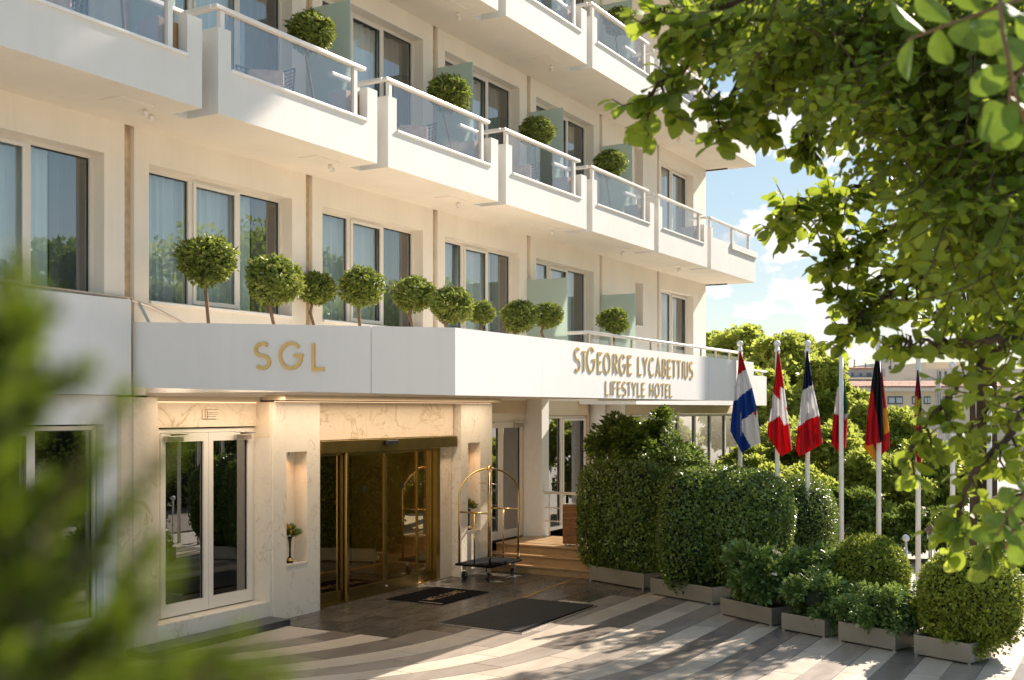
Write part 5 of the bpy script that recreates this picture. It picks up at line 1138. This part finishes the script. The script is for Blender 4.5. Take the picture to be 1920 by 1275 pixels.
# dense interior
for j in range(1150):
    for _ in range(50):
        px = r_.uniform(1250, 2000 if j < 900 else 2300); py = r_.uniform(-60, 860)
        lim = np.interp(py, [-60, 0, 60, 110, 160, 220, 300, 400, 520, 620, 700, 780, 860], [1330, 1350, 1400, 1480, 1590, 1660, 1710, 1750, 1780, 1860, 1900, 1915, 1925])
        if px > lim + r_.exponential(14) and (py < 480 or r_.random() < .2): break
    zc = r_.uniform(3.9, 4.9) if j < 650 else r_.uniform(4.4, 5.6)
    p0 = np.array(at(px, py, zc)); d = np.array([-A_, B_, 0]) * r_.uniform(-.1, 1) + r_.normal(size=3) * .5 + np.array([0, 0, -.45]); d /= np.linalg.norm(d)
    twig(p0 - d * .15, p0 + d * r_.uniform(.22, .38), 14, .064, rad=.0025)
for pts, rd in (([(2350, 500, 6.5), (2100, 300, 6.2), (1900, 150, 5.6), (1700, 30, 5.0), (1560, -60, 4.6)], .06), ([(2350, 560, 6.5), (2100, 420, 6.4), (1950, 300, 6.2), (1850, 250, 6.0)], .04), ([(2350, 640, 6.5), (2100, 600, 6.0), (1990, 560, 5.6)], .035), ([(2350, 700, 6.5), (2150, 720, 5.4), (1980, 700, 4.4)], .035), ([(2100, 420, 6.4), (1990, 420, 6.0), (1850, 450, 5.4)], .03), ([(2150, 720, 5.4), (2050, 800, 4.6), (1990, 820, 4.0)], .02), ([(2100, 300, 6.2), (1950, 80, 5.4), (1760, 20, 5.0), (1620, 0, 4.6)], .03)):
    bm_.tube([tuple(at(*p)) for p in pts], [rd * (1 - .12 * i) for i in range(len(pts))], 8)
tb = at(2350, 767, 6.5); bm_.tube([(tb.x, tb.y, -.06), (tb.x, tb.y, 2.0), tuple(at(2350, 500, 6.5))], [.2, .16, .10], 12)
off = np.array(fig['_o'])
bm_.build('branches', M['barkdark'], fig, smooth=True)
LP = np.array(LP); LD = unit(np.array(LD)); LN = np.array(LN); LL = np.array(LL)
# big near sprays at the top right corner
def spray(pts, n, leafL, list_):
    W = [np.array(at(*p)) for p in pts]; MB().tube([tuple(w_) for w_ in W], [.006, .005, .004, .003][:len(W)], 6).build('near_twig', M['bark'], fig, smooth=True)
    for i in range(n):
        t_ = (i + .5) / n * (len(W) - 1); k = min(len(W) - 2, int(t_)); p = W[k] + (W[k + 1] - W[k]) * (t_ - k); ax = unit((W[k + 1] - W[k])[None])[0]
        rt = np.array([A_, -B_, 0]); s_ = (1 if i % 2 else -1)
        perp = np.cross(ax, np.array([B_, A_, 0])); d = ax * .4 + perp * s_ * .9 + r_.normal(size=3) * .18
        list_.append((p, d, np.array([-B_, -A_, 0]) * .9 + np.array([0, 0, .5]) + r_.normal(size=3) * .25, leafL * r_.uniform(.8, 1.15)))
near = []
spray([(1990, -30, 2.6), (1880, 10, 2.5), (1780, 45, 2.5), (1700, 75, 2.5)], 10, .10, near)
spray([(1870, -60, 2.5), (1880, 60, 2.4), (1905, 180, 2.4), (1925, 240, 2.4)], 9, .10, near)
spray([(1990, 60, 2.5), (1930, 110, 2.5), (1895, 160, 2.5), (1890, 215, 2.5)], 7, .09, near)
spray([(1990, 880, 3.3), (1930, 920, 3.2), (1890, 960, 3.2), (1870, 1005, 3.2)], 9, .075, near)
spray([(1990, 960, 3.2), (1950, 960, 3.2), (1900, 990, 3.2), (1885, 1030, 3.2)], 6, .07, near)
oval = None
k0 = 300 - len(near)
zcs = (LP[:, 0] * B_ + LP[:, 1] * A_); pxs = CX + F_ * (LP[:, 0] * A_ - LP[:, 1] * B_) / zcs
order = np.argsort(zcs - (pxs < 1915) * 2.0); sel = order[:k0]; rest_ = order[k0:]
one = [leaf_mesh('round_leaf', np.zeros((1, 3)), np.array([[1., 0, 0]]), np.array([[0, 0, 1.]]), np.ones(1), M['leaf_fig'], .30, 'oval'), leaf_mesh('round_leaf', np.zeros((1, 3)), np.array([[1., 0, 0]]), np.array([[0, .3, 1.]]), np.ones(1), M['leaf_fig'], .36, 'oval')]
from mathutils import Matrix
def leaf_obj(p, d, n_, l, i, one=one):
    d = Vector(d).normalized(); s = d.cross(Vector(n_)).normalized(); n2_ = s.cross(d) * -1
    y = n2_.cross(d); mt = Matrix((d, y, n2_)).transposed().to_4x4()
    o = obj_mesh('leaf', one[i % 2], fig); mt = Matrix.Translation(Vector(p) - Vector(off)) @ mt @ Matrix.Scale(float(l), 4); o.matrix_basis = mt
big = [leaf_mesh('large_leaf', np.zeros((1, 3)), np.array([[1., 0, 0]]), np.array([[0, k_ * .3, 1.]]), np.ones(1), M['leaf_big'], .34 + .05 * k_, 'oval') for k_ in range(2)]
for i, (p, d, n_, l) in enumerate(near): leaf_obj(p, d, n_, l, i, big)
for i in sel: leaf_obj(LP[i], LD[i], LN[i], LL[i], int(i))
o = obj_mesh('foliage', leaf_mesh('fig_leaves', LP[rest_] - off, LD[rest_], LN[rest_], LL[rest_], M['leaf_fig'], .33, 'oval'), fig); tag(o, kind='stuff')

# ================================================================== FOREGROUND SHRUB (out of focus, left)
fb = at(-160, 1500, .5)
fs = empty('foreground_shrub', (fb.x, fb.y, 2.4), 'blurred green shrub very close to the camera at the left edge', 'shrub')
offn = np.array(fs['_o']); SP = []; SD = []; SN = []; SL = []; sm = MB()
def sprig(p0, p1, d0, d1, n, L_):
    a = np.array(at(p0[0], p0[1], d0)); b = np.array(at(p1[0], p1[1], d1)); ax = unit((b - a)[None])[0]
    sm.tube([tuple(a), tuple((a + b) / 2), tuple(b)], [.0016, .0012, .0006], 5)
    for i in range(n):
        t_ = (i + r_.random()) / n; p = a + (b - a) * t_; e = r_.normal(size=3); e -= ax * e.dot(ax); e /= np.linalg.norm(e)
        SP.append(p); SD.append(ax * .9 + e * .8); SN.append(r_.normal(size=3)); SL.append(L_ * r_.uniform(.6, 1.1) * (1 - .5 * t_))
for s in [((-60, 1320), (330, 830), .34, .40, 34), ((-60, 1300), (250, 960), .36, .38, 40), ((40, 1330), (500, 1245), .34, .37, 34), ((-40, 1250), (230, 720), .36, .38, 40),
          ((-80, 1000), (90, 560), .36, .37, 36), ((-80, 900), (40, 520), .38, .38, 40), ((-80, 1100), (200, 850), .38, .38, 40), ((20, 1330), (330, 1080), .38, .36, 40), ((-70, 850), (160, 690), .34, .36, 34),
          ((-60, 1200), (140, 940), .40, .40, 46), ((-60, 1300), (120, 1050), .40, .38, 50), ((-60, 1340), (250, 1150), .38, .38, 50), ((-70, 950), (60, 700), .40, .40, 46), ((-90, 760), (60, 600), .38, .38, 44), ((150, 1340), (470, 1190), .4, .38, 36), ((-60, 1350), (60, 980), .42, .42, 50), ((0, 1340), (180, 1000), .42, .42, 50), ((80, 1340), (290, 1020), .42, .42, 46), ((-70, 800), (30, 480), .42, .4, 36)] + [((-110, 1340 - 40 * q), (10 + 9 * (q % 9), 1240 - 42 * q), .40 + .01 * (q % 4), .44, 44) for q in range(17)] + [((20 + 70 * q, 1350), (170 + 75 * q, 1190 + 12 * q), .40, .37, 26) for q in range(6)]:
    sprig(s[0], s[1], s[2], s[3], int(s[4] * 2.3), .017)
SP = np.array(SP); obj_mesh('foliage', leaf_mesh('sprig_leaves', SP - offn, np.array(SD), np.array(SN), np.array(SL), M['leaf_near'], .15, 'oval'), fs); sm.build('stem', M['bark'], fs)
C.render.resolution_x = 1024; C.render.resolution_y = 680
